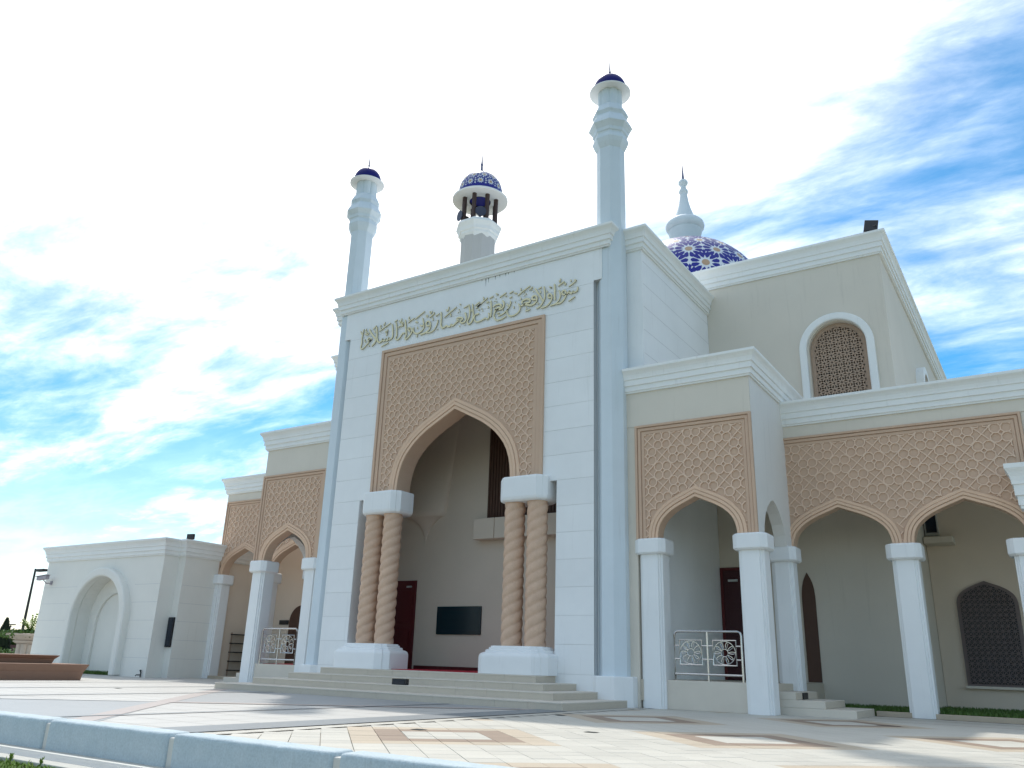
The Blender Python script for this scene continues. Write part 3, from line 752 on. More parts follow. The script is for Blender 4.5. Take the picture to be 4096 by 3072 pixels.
for side in (0, 1):
    mr = None if side == 0 else MX
    PY = 22.95
    arch_panel(-10.43, -6.75, 4.72, 8.27, PY-0.02, [(-8.55, 1.20, 1.18)], 0.30, 0.30, 0.42, mr)
    pw = MB()
    pw.box(-10.72, -6.76, PY, PY+0.4, 8.27, 9.4); pw.box(-10.72, -10.43, PY+0.02, PY+0.4, 0, 8.27)
    porch = obj('porch_wall', pw, 'beige', mosque, mirror=mr)
    apts = [(24.62+1.12*a, 4.72+1.22*b) for a, b in [(1,0),(0.95,0.25),(0.8,0.52),(0.55,0.76),(0.25,0.93),(0,1)]]
    apts += [(2*24.62-x, z) for x, z in reversed(apts[:-1])]
    obj('porch_side', MB().prism([(PY+0.03,4.72),(PY+0.03,9.4),(26.42,9.4),(26.42,4.72)] + apts, -7.1, -6.748, 'x'), 'beige_light', mosque, mirror=mr)
    obj('porch_roof', MB().box(-10.2, -6.77, PY+0.3, 29.6, 8.95, 9.9), 'beige', mosque, mirror=mr)
    if side == 0: cornice([(-10.72, PY), (-6.75, PY), (-6.75, 29.6)], 9.38)
    else: cornice([(-10.72, PY), (-6.75, PY), (-6.75, 29.6)], 9.38, mirror=mr)
    column(-10.03, 23.30, 0, 4.30, mirror=mr); column(-7.02, 23.30, 0, 4.30, mirror=mr)
    column(-6.98, 26.2, 0.3, 4.30, 0.33, mirror=mr)
    obj('low_wall', MB().box(-9.68, -7.36, 23.12, 23.4, 0, 0.775), 'stair_side', mosque, mirror=mr, bevel=0.01)
    obj('porch_floor', MB().box(-10.2, -6.9, 23.4, 29.6, 0, 0.77), 'step_stone', mosque, mirror=mr)
    for k, xe in enumerate((-4.79, -5.55, -6.3)):
        obj('stair_step', MB().box(-6.9, xe, 23.78, 26.1, 0.192*k+(0.001 if k else -0.02), 0.192*(k+1)), 'stair_side', mosque, mirror=mr, bevel=0.01)
        if side == 0: obj('step_riser', MB().box(xe, xe+0.006, 23.79, 26.09, 0.192*k+0.01, 0.192*(k+1)-0.012), 'step_stone', mosque, mirror=mr)
    # arcade
    AY = 26.4
    arch_panel(-6.80, -0.13, 4.71, 8.28, AY-0.02, [(-5.28, 1.42, 1.22), (-1.85, 1.42, 1.22)], 0.29, 0.28, 0.42, mr, sides=(0, 1), pat=0.98)
    obj('arcade_wall', MB().box(-6.75, -0.05 if side == 1 else 6.0, AY, AY+0.4, 8.28, 8.68), 'beige', mosque, mirror=mr)
    obj('arcade_roof', MB().box(-6.76, -0.06, AY+0.1, HY if side == 0 else 27.1, 8.68, 9.35), 'beige', mosque, mirror=mr)
    cornice([(-6.75, AY), (-0.05 if side == 1 else 4.0, AY)] + ([(-0.05, 29.6)] if side == 1 else []), 8.66, mirror=mr)
    column(-3.57, AY+0.2, 0, 4.28, 0.35, mirror=mr); column(-0.5 if side == 0 else -0.2, AY+0.2, 0, 4.28, 0.35, mirror=mr)
    obj('arcade_kerb', MB().box(-4.78, -0.1 if side == 1 else 6, AY-0.06, AY+0.12, -0.02, 0.13), 'pave_tan', mosque, mirror=mr, bevel=0.01)
    # hall door opening into the porch
    d = obj('door', MB().box(-10.12, -8.9, HY-0.05, HY, 0.77, 4.5), 'door_dark', mosque, mirror=mr, bevel=0.01)
    obj('door_frame', MB().band([(-10.14,0.77),(-10.14,4.55),(-8.88,4.55),(-8.88,0.77)], -0.05, 0.05, HY-0.08, HY), 'door_red', d, mirror=mr)
    obj('door_closer', MB().box(-9.9, -9.55, HY-0.12, HY-0.05, 4.1, 4.18), 'alu', d, mirror=mr, bevel=0.01)
    obj('door_handle', MB().tube([(-9.0,HY-0.05,2.0),(-9.0,HY-0.12,2.02),(-9.0,HY-0.12,2.35),(-9.0,HY-0.05,2.37)], 0.02, 6), 'steel', d, mirror=mr)
    for zz in (1.2, 2.3, 3.4): obj('door_panel', MB().box(-9.9, -9.1, HY-0.065, HY-0.05, zz, zz+0.85), 'door_dark', d, mirror=mr, bevel=0.02)
# right-hand end canopy, partly out of frame
ec = obj('end_canopy', MB().box(-0.43, 6, AY-0.5, AY+1.5, 4.75, 5.6), 'white', mosque)
obj('cornice', MB().sweep([(a*0.97, 5.44+b*1.56) for a, b in CORN], [(-0.43, AY+1.2), (-0.43, AY-0.5), (6, AY-0.5)]), 'white_trim', ec, bevel=0.008)
obj('arcade_wall', MB().box(-0.125, 6, AY+0.02, AY+0.4, 4.7, 8.275), 'beige', mosque)
obj('arcade_roof', MB().box(-0.055, 6, AY+0.1, 33, 8.69, 9.36), 'beige', mosque); obj('arcade_roof', MB().box(-3.6, -0.06, HY+0.02, 33, 8.68, 9.35), 'beige', mosque)
# recessed aisle wall on the right with a pointed screen
obj('aisle_wall', MB().box(-3.62, 8, 32.2, 32.6, 0, 8.68), 'beige_in', mosque)
LX, LZ = -2.03, 3.4
aw = obj('pointed_window', MB().prism([(LX-0.9,0.85)] + list(reversed(arch(LX, LZ, 0.9, 0.78))) + [(LX+0.9,0.85)], 32.10, 32.2), 'lattice_dark', mosque)
fin = arch_in(LX, LZ, 0.78, 0.68)
obj('window_backing', MB().prism([(LX-0.78,0.93)] + list(reversed(arch(LX, LZ, 0.78, 0.68))) + [(LX+0.78,0.93)], 32.085, 32.1), 'dark', aw)
obj('window_screen', lattice(LX-0.8, LX+0.8, 0.9, lambda x, z: z > 0.93 and fin(x, z), 32.03, 32.085, 0.17, 0.022), 'lattice_dark', aw)
obj('window_sill', MB().box(LX-0.95, LX+0.95, 32.0, 32.2, 0.77, 0.85), 'beige', aw)
# window and slab high on the aisle wall
hwin = obj('upper_window', MB().box(-3.6, -3.16, 32.05, 32.2, 5.75, 7.3), 'alu', mosque, bevel=0.01)
obj('window_glass', MB().box(-3.55, -3.21, 32.03, 32.06, 5.85, 7.2), 'glass_dark', hwin)
obj('window_slab', MB().box(-3.9+0.3, -2.7, 31.35, 32.2, 5.4, 5.62), 'beige', hwin, bevel=0.02)
# pointed brown window at the end of the right corridor, and arched door on the left
pwn = obj('pointed_window', MB().prism([(-7.37,0.8)] + list(reversed([(-7.15+0.22*a, 3.4+0.95*b) for a, b in ARCH] + [(-7.15-0.22*a, 3.4+0.95*b) for a, b in reversed(ARCH[:-1])])) + [(-6.93,0.8)], HY-0.04, HY), 'brown_slat', mosque)
ad = obj('arched_door', MB().prism([(-32.3,0.3)] + list(reversed(round_arch(-31.5, 2.7, 0.8))) + [(-30.7,0.3)], HY-0.06, HY-0.001), 'brown_slat', mosque, bevel=0.01)
obj('aisle_wall', MB().box(-39, -30.81, HY, 30.0, 0, 5.9), 'beige_in', mosque)
obj('aisle_wall', MB().box(-34.1, -30.81, HY+0.02, 30.0, 5.9, 8.6), 'beige_in', mosque)
obj('aisle_wall', MB().box(-30.79, -24.4, HY-0.03, HY-0.001, 0.3, 8.6), 'beige_in', mosque)
# interior of the portal
IY = 26.3
bw = obj('inner_wall', MB().box(XC-6.59, XC+6.59, IY, IY+0.3, 0.77, 12.2), 'beige_in', mosque)
obj('skirting', MB().box(-21.5, -10.7, IY-0.03, IY+0.001, 0.768, 0.9), 'door_red', bw)
rd = obj('door', MB().box(-22.75, -21.6, IY-0.07, IY-0.001, 0.77, 4.13), 'door_red', mosque, bevel=0.01)
obj('door_panel', MB().box(-22.5, -21.8, IY-0.09, IY-0.07, 1.05, 2.25), 'door_red', rd, bevel=0.02); obj('door_panel', MB().box(-22.5, -21.8, IY-0.09, IY-0.07, 2.5, 3.75), 'door_red', rd, bevel=0.02)
obj('door_handle', MB().tube([(-22.6,IY-0.07,1.9),(-22.6,IY-0.14,1.92),(-22.6,IY-0.14,2.2),(-22.6,IY-0.07,2.22)], 0.02, 6), 'steel', rd)
obj('door_closer', MB().box(-22.05, -21.8, IY-0.13, IY-0.07, 3.85, 3.92), 'alu', rd, bevel=0.01)
# pendentive of the vault: flares upward from a point on the wall
mb = MB(); vs_ = []; fs_ = []; n = 16; m_ = 26
for i in range(m_+1):
    t = i/m_
    if t < 0.6: q = t/0.6*math.pi/2*0.86; z = 5.46+1.25*math.sin(q); r = 0.015+1.25*(1-math.cos(q))
    else: q = (t-0.6)/0.4; z = 6.68+4.5*q; r = 0.985+0.5*q
    for k in range(n+1):
        a = math.pi*k/n; vs_.append((-21.33+r*math.cos(a), IY-0.001-(0.45 if t < 0.6 else 0.45*(1-(t-0.6)/0.4)**2)*r*math.sin(a), z))
for i in range(m_):
    for k in range(n): fs_.append((i*(n+1)+k, i*(n+1)+k+1, (i+1)*(n+1)+k+1, (i+1)*(n+1)+k))
mb.add(vs_, fs_); obj('vault_pendentive', mb, 'beige_in', mosque, smooth=True, angle=60)
# slatted screen high on the back wall with its ledge
sc_ = obj('slatted_screen', MB().box(-18.25, -12.4, IY-0.06, IY-0.001, 6.35, 11.5), 'brown_slat', mosque)
for k in range(44): obj('slat', MB().box(-18.25+k*0.133, -18.25+k*0.133+0.075, IY-0.1, IY-0.06, 6.35, 11.5), 'brown_slat', sc_)
for k in range(6): obj('ledge_block', MB().box(-18.6+0.98*k, -18.6+0.98*k+0.955, IY-0.5, IY-0.001, 5.55, 6.34), 'beige_in', sc_, bevel=0.02)

STROKES = [
(0.043,[(-22.05,13.74),(-22.09,13.59),(-22.11,13.37),(-22.1,13.15),(-22.14,12.96),(-22.08,12.88),(-21.95,12.92),(-21.78,13.06),(-21.64,13.17),(-21.59,13.23),(-21.72,13.3),(-21.79,13.22),(-21.7,13.14),(-21.6,13.2)]),
(0.033,[(-22.22,13.67),(-22.13,13.52)]),
(0.026,[(-21.91,13.73),(-21.94,13.63),(-21.86,13.59)]),
(0.035,[(-21.97,13.49),(-21.82,13.54),(-21.78,13.46),(-21.92,13.47)]),
(0.024,[(-21.94,13.28),(-21.95,13.19),(-21.88,13.15)]),
(0.033,[(-21.7,12.98),(-21.67,12.91)]),
(0.057,[(-21.75,13.67),(-21.62,13.47),(-21.43,13.26),(-21.34,13.17),(-21.4,13.02),(-21.55,12.9)]),
(0.059,[(-21.37,13.71),(-21.32,13.46),(-21.29,13.21),(-21.23,13.05),(-21.14,12.99),(-21.03,13.03),(-20.98,13.12)]),
(0.024,[(-21.55,13.63),(-21.38,13.76)]),
(0.024,[(-21.48,13.57),(-21.39,13.45)]),
(0.05,[(-20.98,13.12),(-20.94,13.02),(-20.85,13.02),(-20.81,13.08),(-20.79,13.01),(-20.7,13.01),(-20.67,13.1),(-20.63,13.02),(-20.53,13.04),(-20.47,13.12),(-20.49,13.42),(-20.55,13.66)]),
(0.029,[(-21.2,13.47),(-20.9,13.61),(-20.62,13.72)]),
(0.025,[(-21.14,13.74),(-21.17,13.63),(-21.11,13.59)]),
(0.024,[(-20.93,13.82),(-20.97,13.7),(-21.01,13.74)]),
(0.024,[(-20.87,13.43),(-20.84,13.34),(-20.8,13.39),(-20.77,13.33),(-20.77,13.49)]),
(0.027,[(-20.77,13.31),(-20.81,13.2)]),
(0.027,[(-21.03,12.78),(-20.86,12.84),(-20.66,12.89)]),
(0.046,[(-20.35,13.69),(-20.3,13.5),(-20.27,13.3),(-20.26,13.11),(-20.31,13.02),(-20.24,12.93),(-20.12,12.96),(-20.02,13.08),(-19.95,13.15),(-19.85,13.13)]),
(0.024,[(-20.43,13.72),(-20.29,13.79)]),
(0.025,[(-20.22,13.43),(-20.11,13.49),(-19.99,13.46),(-19.98,13.6),(-20.05,13.64),(-20.04,13.54),(-19.97,13.52)]),
(0.025,[(-20.2,13.74),(-20.13,13.63),(-20.06,13.8)]),
(0.05,[(-19.88,13.7),(-19.84,13.5),(-19.8,13.26),(-19.77,13.04),(-19.82,12.93),(-19.77,12.86),(-19.63,12.94),(-19.5,13.08),(-19.48,13.19),(-19.58,13.3),(-19.69,13.3),(-19.7,13.26),(-19.57,13.13)]),
(0.026,[(-19.72,13.54),(-19.58,13.61),(-19.42,13.68)]),
(0.023,[(-19.68,13.8),(-19.7,13.69),(-19.62,13.64)]),
(0.027,[(-19.38,13.62),(-19.17,13.73),(-18.91,13.86)]),
(0.026,[(-19.35,13.47),(-19.29,13.5),(-19.22,13.44)]),
(0.046,[(-19.42,13.3),(-19.43,13.18),(-19.36,13.05),(-19.21,12.99),(-19.02,13.05),(-18.91,13.17),(-18.92,13.31),(-19,13.6)]),
(0.041,[(-19.11,13.33),(-19.02,13.26),(-18.93,13.3)]),
(0.032,[(-19.21,12.93),(-19.23,12.84)]),
(0.021,[(-19.23,13.28),(-19.23,13.18)]),
(0.048,[(-19.07,12.91),(-18.85,12.94),(-18.66,13.02),(-18.59,13.15),(-18.61,13.32),(-18.71,13.4),(-18.79,13.36),(-18.78,13.25),(-18.68,13.2),(-18.61,13.24)]),
(0.037,[(-18.77,12.93),(-18.57,12.91),(-18.41,12.97),(-18.31,13.1),(-18.25,13.24),(-18.25,13.37)]),
(0.035,[(-18.25,12.97),(-18.21,12.96)]),
(0.021,[(-18.81,13.67),(-18.76,13.65),(-18.77,13.6),(-18.82,13.62),(-18.81,13.67)]),
(0.025,[(-18.66,13.81),(-18.62,13.69),(-18.55,13.79)]),
(0.025,[(-18.66,13.54),(-18.47,13.64),(-18.44,13.72)]),
(0.023,[(-18.51,13.51),(-18.47,13.39)]),
(0.025,[(-18.36,13.54),(-18.19,13.61)]),
(0.052,[(-18.11,13.66),(-18.08,13.4),(-18.08,13.16),(-18.04,13.01),(-17.96,12.97),(-17.8,13.03),(-17.74,12.98),(-17.64,12.97),(-17.59,13.04),(-17.53,12.97),(-17.44,13.01),(-17.35,13.07),(-17.25,13.13),(-17.34,13.2),(-17.26,13.24),(-17.1,13.21),(-17.07,13.14),(-17.17,13.09),(-17.11,13),(-16.98,13),(-16.9,13.1),(-16.92,13.29),(-16.98,13.39)]),
(0.026,[(-17.94,13.39),(-17.68,13.54),(-17.38,13.71)]),
(0.025,[(-17.88,13.71),(-17.79,13.63),(-17.74,13.8)]),
(0.023,[(-17.65,13.49),(-17.62,13.37)]),
(0.037,[(-17.31,13.47),(-17.28,13.45)]),
(0.039,[(-17.23,13.49),(-17.2,13.47)]),
(0.033,[(-17.27,13.58),(-17.23,13.56)]),
(0.028,[(-17.21,12.91),(-17.18,12.87)]),
(0.039,[(-16.96,12.89),(-16.94,12.87)]),
(0.023,[(-17.26,13.8),(-17.2,13.78),(-17.21,13.75)]),
(0.048,[(-16.81,13.69),(-16.75,13.41),(-16.75,13.19),(-16.81,13.06),(-16.83,12.95),(-16.75,12.88),(-16.62,12.98),(-16.58,13.2),(-16.61,13.43),(-16.64,13.67)]),
(0.022,[(-17.04,13.59),(-16.85,13.64)]),
(0.02,[(-16.69,13.45),(-16.66,13.36)]),
(0.044,[(-16.32,13.21),(-16.47,13.2),(-16.53,13.12),(-16.51,12.98),(-16.4,12.89),(-16.2,12.91),(-16.03,12.97),(-15.95,12.91),(-15.89,12.94),(-15.86,13.04),(-15.9,13.15)]),
(0.022,[(-16.52,13.57),(-16.32,13.68)]),
(0.02,[(-16.41,13.49),(-16.26,13.59)]),
(0.026,[(-16.48,13.44),(-16.23,13.61),(-15.96,13.77)]),
(0.02,[(-16.36,13.4),(-16.33,13.34)]),
(0.02,[(-16.16,13.84),(-16.14,13.73)]),
(0.035,[(-16.23,13.4),(-16.2,13.38)]),
(0.039,[(-16.18,13.3),(-16.15,13.28)]),
(0.052,[(-15.81,13.62),(-15.79,13.39),(-15.78,13.16),(-15.79,12.96)]),
(0.024,[(-15.88,13.72),(-15.71,13.78)]),
(0.022,[(-16.02,13.57),(-15.93,13.6),(-15.93,13.55)]),
(0.024,[(-15.93,13.42),(-15.92,13.34)]),
(0.042,[(-15.12,12.86),(-15.3,12.79),(-15.5,12.77),(-15.62,12.88),(-15.64,13.04),(-15.59,13.16),(-15.44,13.2)]),
(0.05,[(-15.7,13.33),(-15.6,13.39),(-15.45,13.39),(-15.35,13.34),(-15.37,13.25),(-15.49,13.26),(-15.62,13.21),(-15.37,13.18),(-15.25,13.24),(-15.23,13.4),(-15.31,13.51)]),
(0.037,[(-15.66,13.57),(-15.63,13.55)]),
(0.037,[(-15.58,13.53),(-15.55,13.51)]),
(0.033,[(-15.61,13.65),(-15.58,13.63)]),
(0.037,[(-15.28,13.12),(-15.25,13.11)]),
(0.022,[(-15.53,13.04),(-15.41,13.04)]),
(0.022,[(-15.61,13.86),(-15.51,13.8),(-15.57,13.79)]),
(0.038,[(-15.48,12.94),(-15.29,12.96),(-15.12,13.06),(-15,13.19),(-14.94,13.34),(-14.96,13.42)]),
(0.035,[(-15.1,13.33),(-15.02,13.22)]),
(0.024,[(-15.43,13.66),(-15.29,13.72),(-15.14,13.79)]),
(0.024,[(-15.2,13.68),(-15.12,13.64)]),
(0.022,[(-15,13.54),(-14.89,13.57)]),
(0.023,[(-15.01,13.72),(-14.84,13.77)]),
(0.044,[(-15.07,13.12),(-15.08,12.97),(-14.97,12.83),(-14.8,12.81),(-14.63,12.87),(-14.54,12.98),(-14.54,13.1),(-14.61,13.23)]),
(0.042,[(-14.54,13.09),(-14.43,13.13),(-14.33,13.15)]),
(0.033,[(-14.76,13.32),(-14.73,13.3)]),
(0.021,[(-14.81,13.18),(-14.79,13.08)]),
(0.021,[(-14.8,13.69),(-14.68,13.65)]),
(0.054,[(-14.43,13.2),(-14.46,13.27),(-14.38,13.32),(-14.24,13.33),(-14.12,13.26),(-14.14,13.18),(-14.26,13.18),(-14.37,13.16),(-14.24,13.1),(-14.07,13.05),(-13.93,13.09),(-13.84,13.2),(-13.86,13.34),(-13.96,13.39),(-14.03,13.35),(-14.01,13.26),(-13.88,13.23)]),
(0.042,[(-14.39,13.64),(-14.37,13.62)]),
(0.04,[(-14.32,13.55),(-14.29,13.53)]),
(0.038,[(-14.38,13.5),(-14.35,13.48)]),
(0.038,[(-14.09,13.67),(-14.06,13.65)]),
(0.038,[(-14,13.57),(-13.97,13.55)]),
(0.023,[(-14.17,13.66),(-14.02,13.75)]),
(0.025,[(-14.65,13.55),(-14.4,13.69),(-14.13,13.82)]),
(0.021,[(-14.53,13.82),(-14.51,13.72)]),
(0.019,[(-14.28,13.01),(-14.25,12.94)]),
(0.02,[(-14.31,12.88),(-14.21,12.88),(-14.1,12.91)]),
(0.022,[(-14.53,13.45),(-14.5,13.37)]),
(0.048,[(-13.92,13.67),(-13.8,13.47),(-13.68,13.27),(-13.59,13.1)]),
(0.044,[(-13.55,13.66),(-13.52,13.41),(-13.52,13.21),(-13.59,13.06),(-13.7,12.93),(-13.86,12.87)]),
(0.021,[(-13.78,13.61),(-13.65,13.66)]),
(0.021,[(-13.7,13.52),(-13.68,13.43)]),
(0.019,[(-13.79,13.08),(-13.76,13.02)]),
(0.044,[(-13.68,12.86),(-13.47,12.87),(-13.31,12.97),(-13.23,13.11),(-13.24,13.26),(-13.33,13.32),(-13.38,13.27),(-13.36,13.18),(-13.24,13.17)]),
(0.021,[(-13.45,13.47),(-13.41,13.41)]),
(0.021,[(-13.35,13.61),(-13.25,13.55),(-13.31,13.55)]),
(0.052,[(-13.13,13.66),(-13.11,13.45),(-13.11,13.23),(-13.1,13.03)]),
(0.038,[(-13.3,12.86),(-13.1,12.88),(-12.95,12.99),(-12.89,13.14),(-12.91,13.29),(-12.96,13.37)]),
(0.046,[(-13.05,12.87),(-12.88,12.88),(-12.75,12.97),(-12.67,13.11),(-12.68,13.26),(-12.75,13.32),(-12.82,13.27),(-12.79,13.18),(-12.68,13.15),(-12.57,13.2),(-12.53,13.25),(-12.51,13.17),(-12.44,13.15),(-12.38,13.21),(-12.36,13.16),(-12.26,13.17),(-12.21,13.24),(-12.21,13.33)]),
(0.022,[(-12.98,13.53),(-12.86,13.6),(-12.73,13.66)]),
(0.021,[(-12.89,13.81),(-12.91,13.68),(-12.95,13.74)]),
(0.019,[(-12.73,13.6),(-12.68,13.57),(-12.69,13.53),(-12.73,13.55),(-12.73,13.6)]),
(0.022,[(-12.57,13.41),(-12.33,13.54),(-12.28,13.6),(-12.35,13.62)]),
(0.021,[(-12.49,13.67),(-12.47,13.59)]),
(0.022,[(-12.57,12.87),(-12.44,12.93),(-12.31,12.99)]),
]
# ------------------------------------------------------------------ fittings on the mosque: things of their own
def cat(pts, n=5):
    if len(pts) < 3: return [pts[0], pts[-1]] if len(pts) == 2 else pts
    out = []
    for i in range(len(pts)-1):
        p0 = pts[max(i-1,0)]; p1 = pts[i]; p2 = pts[i+1]; p3 = pts[min(i+2,len(pts)-1)]
        for k in range(n):
            t = k/n
            out.append(tuple(0.5*((2*p1[d])+(-p0[d]+p2[d])*t+(2*p0[d]-5*p1[d]+4*p2[d]-p3[d])*t*t+(-p0[d]+3*p1[d]-3*p2[d]+p3[d])*t**3) for d in (0,1)))
    out.append(pts[-1]); return out
ins = empty('wall_inscription', 'raised gold calligraphy inscription running across the wall above the portal arch', 'inscription', (XC, 22.4, 13.0))
for w, pts in STROKES:
    path = cat(pts, 5) if len(pts) > 2 else pts
    n = len(path); w = max(w, 0.036)
    mb = MB(); a_, b_ = [], []
    for i, p in enumerate(path):
        q0 = path[max(i-1,0)]; q1 = path[min(i+1,n-1)]
        d = Vector((q1[0]-q0[0], q1[1]-q0[1])); d = d.normalized() if d.length > 1e-6 else Vector((1,0))
        # broad nib held at a slant: strokes swell and thin with direction
        ang = math.atan2(d.y, d.x); f = 0.55+0.75*abs(math.sin(ang-0.9)) if w > 0.06 else 1.0
        tp = 0.55 if (i in (0, n-1) and n > 3) else 1.0
        hw_ = w*f*tp*(0.78 if w > 0.06 else 0.6); nx, nz = -d.y*hw_, d.x*hw_
        a_.append((p[0]+nx, p[1]+nz)); b_.append((p[0]-nx, p[1]-nz))
    vs_ = []; fs_ = []
    for p, q in zip(a_, b_): vs_ += [(p[0],22.375,p[1]),(q[0],22.375,q[1]),(q[0],22.405,q[1]),(p[0],22.405,p[1])]
    for i in range(n-1):
        o_, q_ = i*4, i*4+4
        for k in range(4): fs_.append((o_+k, q_+k, q_+(k+1)%4, o_+(k+1)%4))
    fs_ += [(0,1,2,3), tuple((n-1)*4+k for k in (3,2,1,0))]
    mb.add(vs_, fs_)
    L_ = obj('letter', mb, 'gold', ins)
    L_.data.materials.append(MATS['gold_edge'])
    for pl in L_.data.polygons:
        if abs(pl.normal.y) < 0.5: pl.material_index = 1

nb = empty('notice_board', 'dark green glass notice board on the back wall inside the portal', 'notice board', (-19.4, 26.28, 2.05))
obj('board', MB().box(-20.45, -18.40, 26.25, 26.295, 2.08, 3.08), 'notice_green', nb)
obj('board_frame', MB().band([(-20.45,2.08),(-20.45,3.08),(-18.40,3.08),(-18.40,2.08),(-20.45,2.08)], -0.018, 0.018, 26.235, 26.299), 'notice_green', nb)
ps = empty('poster_stand', 'white poster with a yellow notice standing behind the left twisted columns', 'poster', (-24.0, 25.6, 0.77))
obj('stand_panel', MB().box(-24.15, -23.0, 25.62, 25.66, 0.9, 3.3), 'poster', ps); obj('yellow_notice', MB().box(-24.05, -23.45, 25.605, 25.62, 2.3, 3.15), 'poster_yellow', ps)
for zz in (2.12, 3.3, 0.85): obj('dark_rail', MB().box(-24.17, -22.95, 25.59, 25.67, zz-0.04, zz+0.04), 'black_metal', ps)
for k in range(5): obj('print_line', MB().box(-23.98, -23.55, 25.598, 25.605, 2.42+0.14*k, 2.45+0.14*k), 'print_dark', ps)
cp = tag(obj('carpet', MB().box(XC-2.6, XC+2.4, 22.0, 26.2, 0.772, 0.79), 'carpet', bevel=0.004), 'red carpet on the portal floor between the twisted columns', 'carpet')
cp2 = tag(obj('carpet', MB().box(-27.2, -24.4, 23.5, 29.3, 0.775, 0.79), 'carpet', bevel=0.004), 'red carpet on the left porch floor behind the railing', 'carpet')
sl = empty('step_light', 'black box light set on the second portal step', 'step light', (-16.65, 19.6, 0.384))
obj('housing', MB().box(-16.92, -16.38, 19.72, 19.86, 0.386, 0.55), 'black_metal', sl, bevel=0.01); obj('lens', MB().box(-16.87, -16.43, 19.713, 19.72, 0.405, 0.53), 'glass_dark', sl)
s2 = empty('step_light', 'small black light on the stairs beside the right porch', 'step light', (-6.25, 24.6, 0.384))
obj('housing', MB().box(-6.3, -6.26, 24.45, 24.95, 0.39, 0.56), 'black_metal', s2, bevel=0.008)

def railing(mirror, label):
    base = (-8.48 if mirror is None else mirror+8.48, 23.2, 0.775)
    t = empty('railing', label, 'railing', base, 'steel railings of the side porches')
    x0, x1, y = -9.45, -7.5, 23.22; r = 0.026
    top = [(x0,y,0.77),(x0,y,2.0),(x0+0.03,y,2.07),(x0+0.1,y,2.1),(x1-0.1,y,2.1),(x1-0.03,y,2.07),(x1,y,2.0),(x1,y,0.77)]
    obj('frame_tube', MB().tube(top, 0.032, 10), 'steel', t, smooth=True, mirror=mirror)
    obj('post', MB().tube([((x0+x1)/2,y,0.77),((x0+x1)/2,y,2.1)], r, 8), 'steel', t, smooth=True, mirror=mirror)
    obj('bottom_rail', MB().tube([(x0,y,0.95),(x1,y,0.95)], 0.032, 8), 'steel', t, smooth=True, mirror=mirror)
    for c in (-8.97, -7.99):
        h = 0.33; zc_ = 1.53
        p = obj('rosette_frame', MB().tube([(c-h,y,zc_-h),(c-h,y,zc_+h),(c+h,y,zc_+h),(c+h,y,zc_-h),(c-h,y,zc_-h)], 0.022, 6), 'steel', t, mirror=mirror)
        for zz in (zc_-0.18, zc_+0.18):
            obj('connector', MB().tube([(c-0.48,y,zz),(c-h,y,zz)], 0.018, 6), 'steel', p, mirror=mirror); obj('connector', MB().tube([(c+h,y,zz),(c+0.48,y,zz)], 0.018, 6), 'steel', p, mirror=mirror)
        for k in range(10):
            a = 2*math.pi*k/10
            pts = []
            for q in range(13):
                u = q/12; rr_ = 0.10+0.19*math.sin(math.pi*u); da = (u-0.5)*0.55*math.sin(math.pi*u)**0.4
                pts.append((c+rr_*math.cos(a+da), y, zc_+rr_*math.sin(a+da)))
            obj('petal', MB().tube(pts, 0.011, 5), 'steel', p, smooth=True, mirror=mirror)
        obj('ring', MB().tube([(c+0.31*math.cos(2*math.pi*q/28), y, zc_+0.31*math.sin(2*math.pi*q/28)) for q in range(29)], 0.011, 5), 'steel', p, smooth=True, mirror=mirror)
        obj('ring', MB().tube([(c+0.1*math.cos(2*math.pi*q/20), y, zc_+0.1*math.sin(2*math.pi*q/20)) for q in range(21)], 0.011, 5), 'steel', p, smooth=True, mirror=mirror)
railing(None, 'steel railing with flower panels in the right porch opening')
railing(MX, 'steel railing with flower panels in the left porch opening')

fl = empty('floodlight', 'black floodlight tilted on the roof corner of the great hall', 'floodlight', (-3.8, 29.6, 16.53))
mb = MB().box(-0.24, 0.24, -0.09, 0.09, 0, 0.6); h_ = obj('lamp_head', mb, 'black_metal', fl, (-3.82, 29.55, 16.6), 0.25, bevel=0.02); h_.rotation_euler = (math.radians(-22), math.radians(10), 0.2)
obj('bracket', MB().tube([(-4.0,29.6,16.52),(-4.0,29.6,16.85),(-3.6,29.6,16.85),(-3.6,29.6,16.52)], 0.025, 6), 'black_metal', fl)
f2 = empty('floodlight', 'small black floodlight on the roof edge of the low annex', 'floodlight', (-34.2, 24.6, 6.1))
h2_ = obj('lamp_head', MB().box(-0.2, 0.2, -0.06, 0.06, 0, 0.26), 'black_metal', f2, (-34.1, 24.5, 6.17), 0.2, bevel=0.015); obj('bracket', MB().tube([(-34.25,24.5,6.1),(-34.25,24.5,6.3),(-33.95,24.5,6.3),(-33.95,24.5,6.1)], 0.02, 6), 'black_metal', f2)

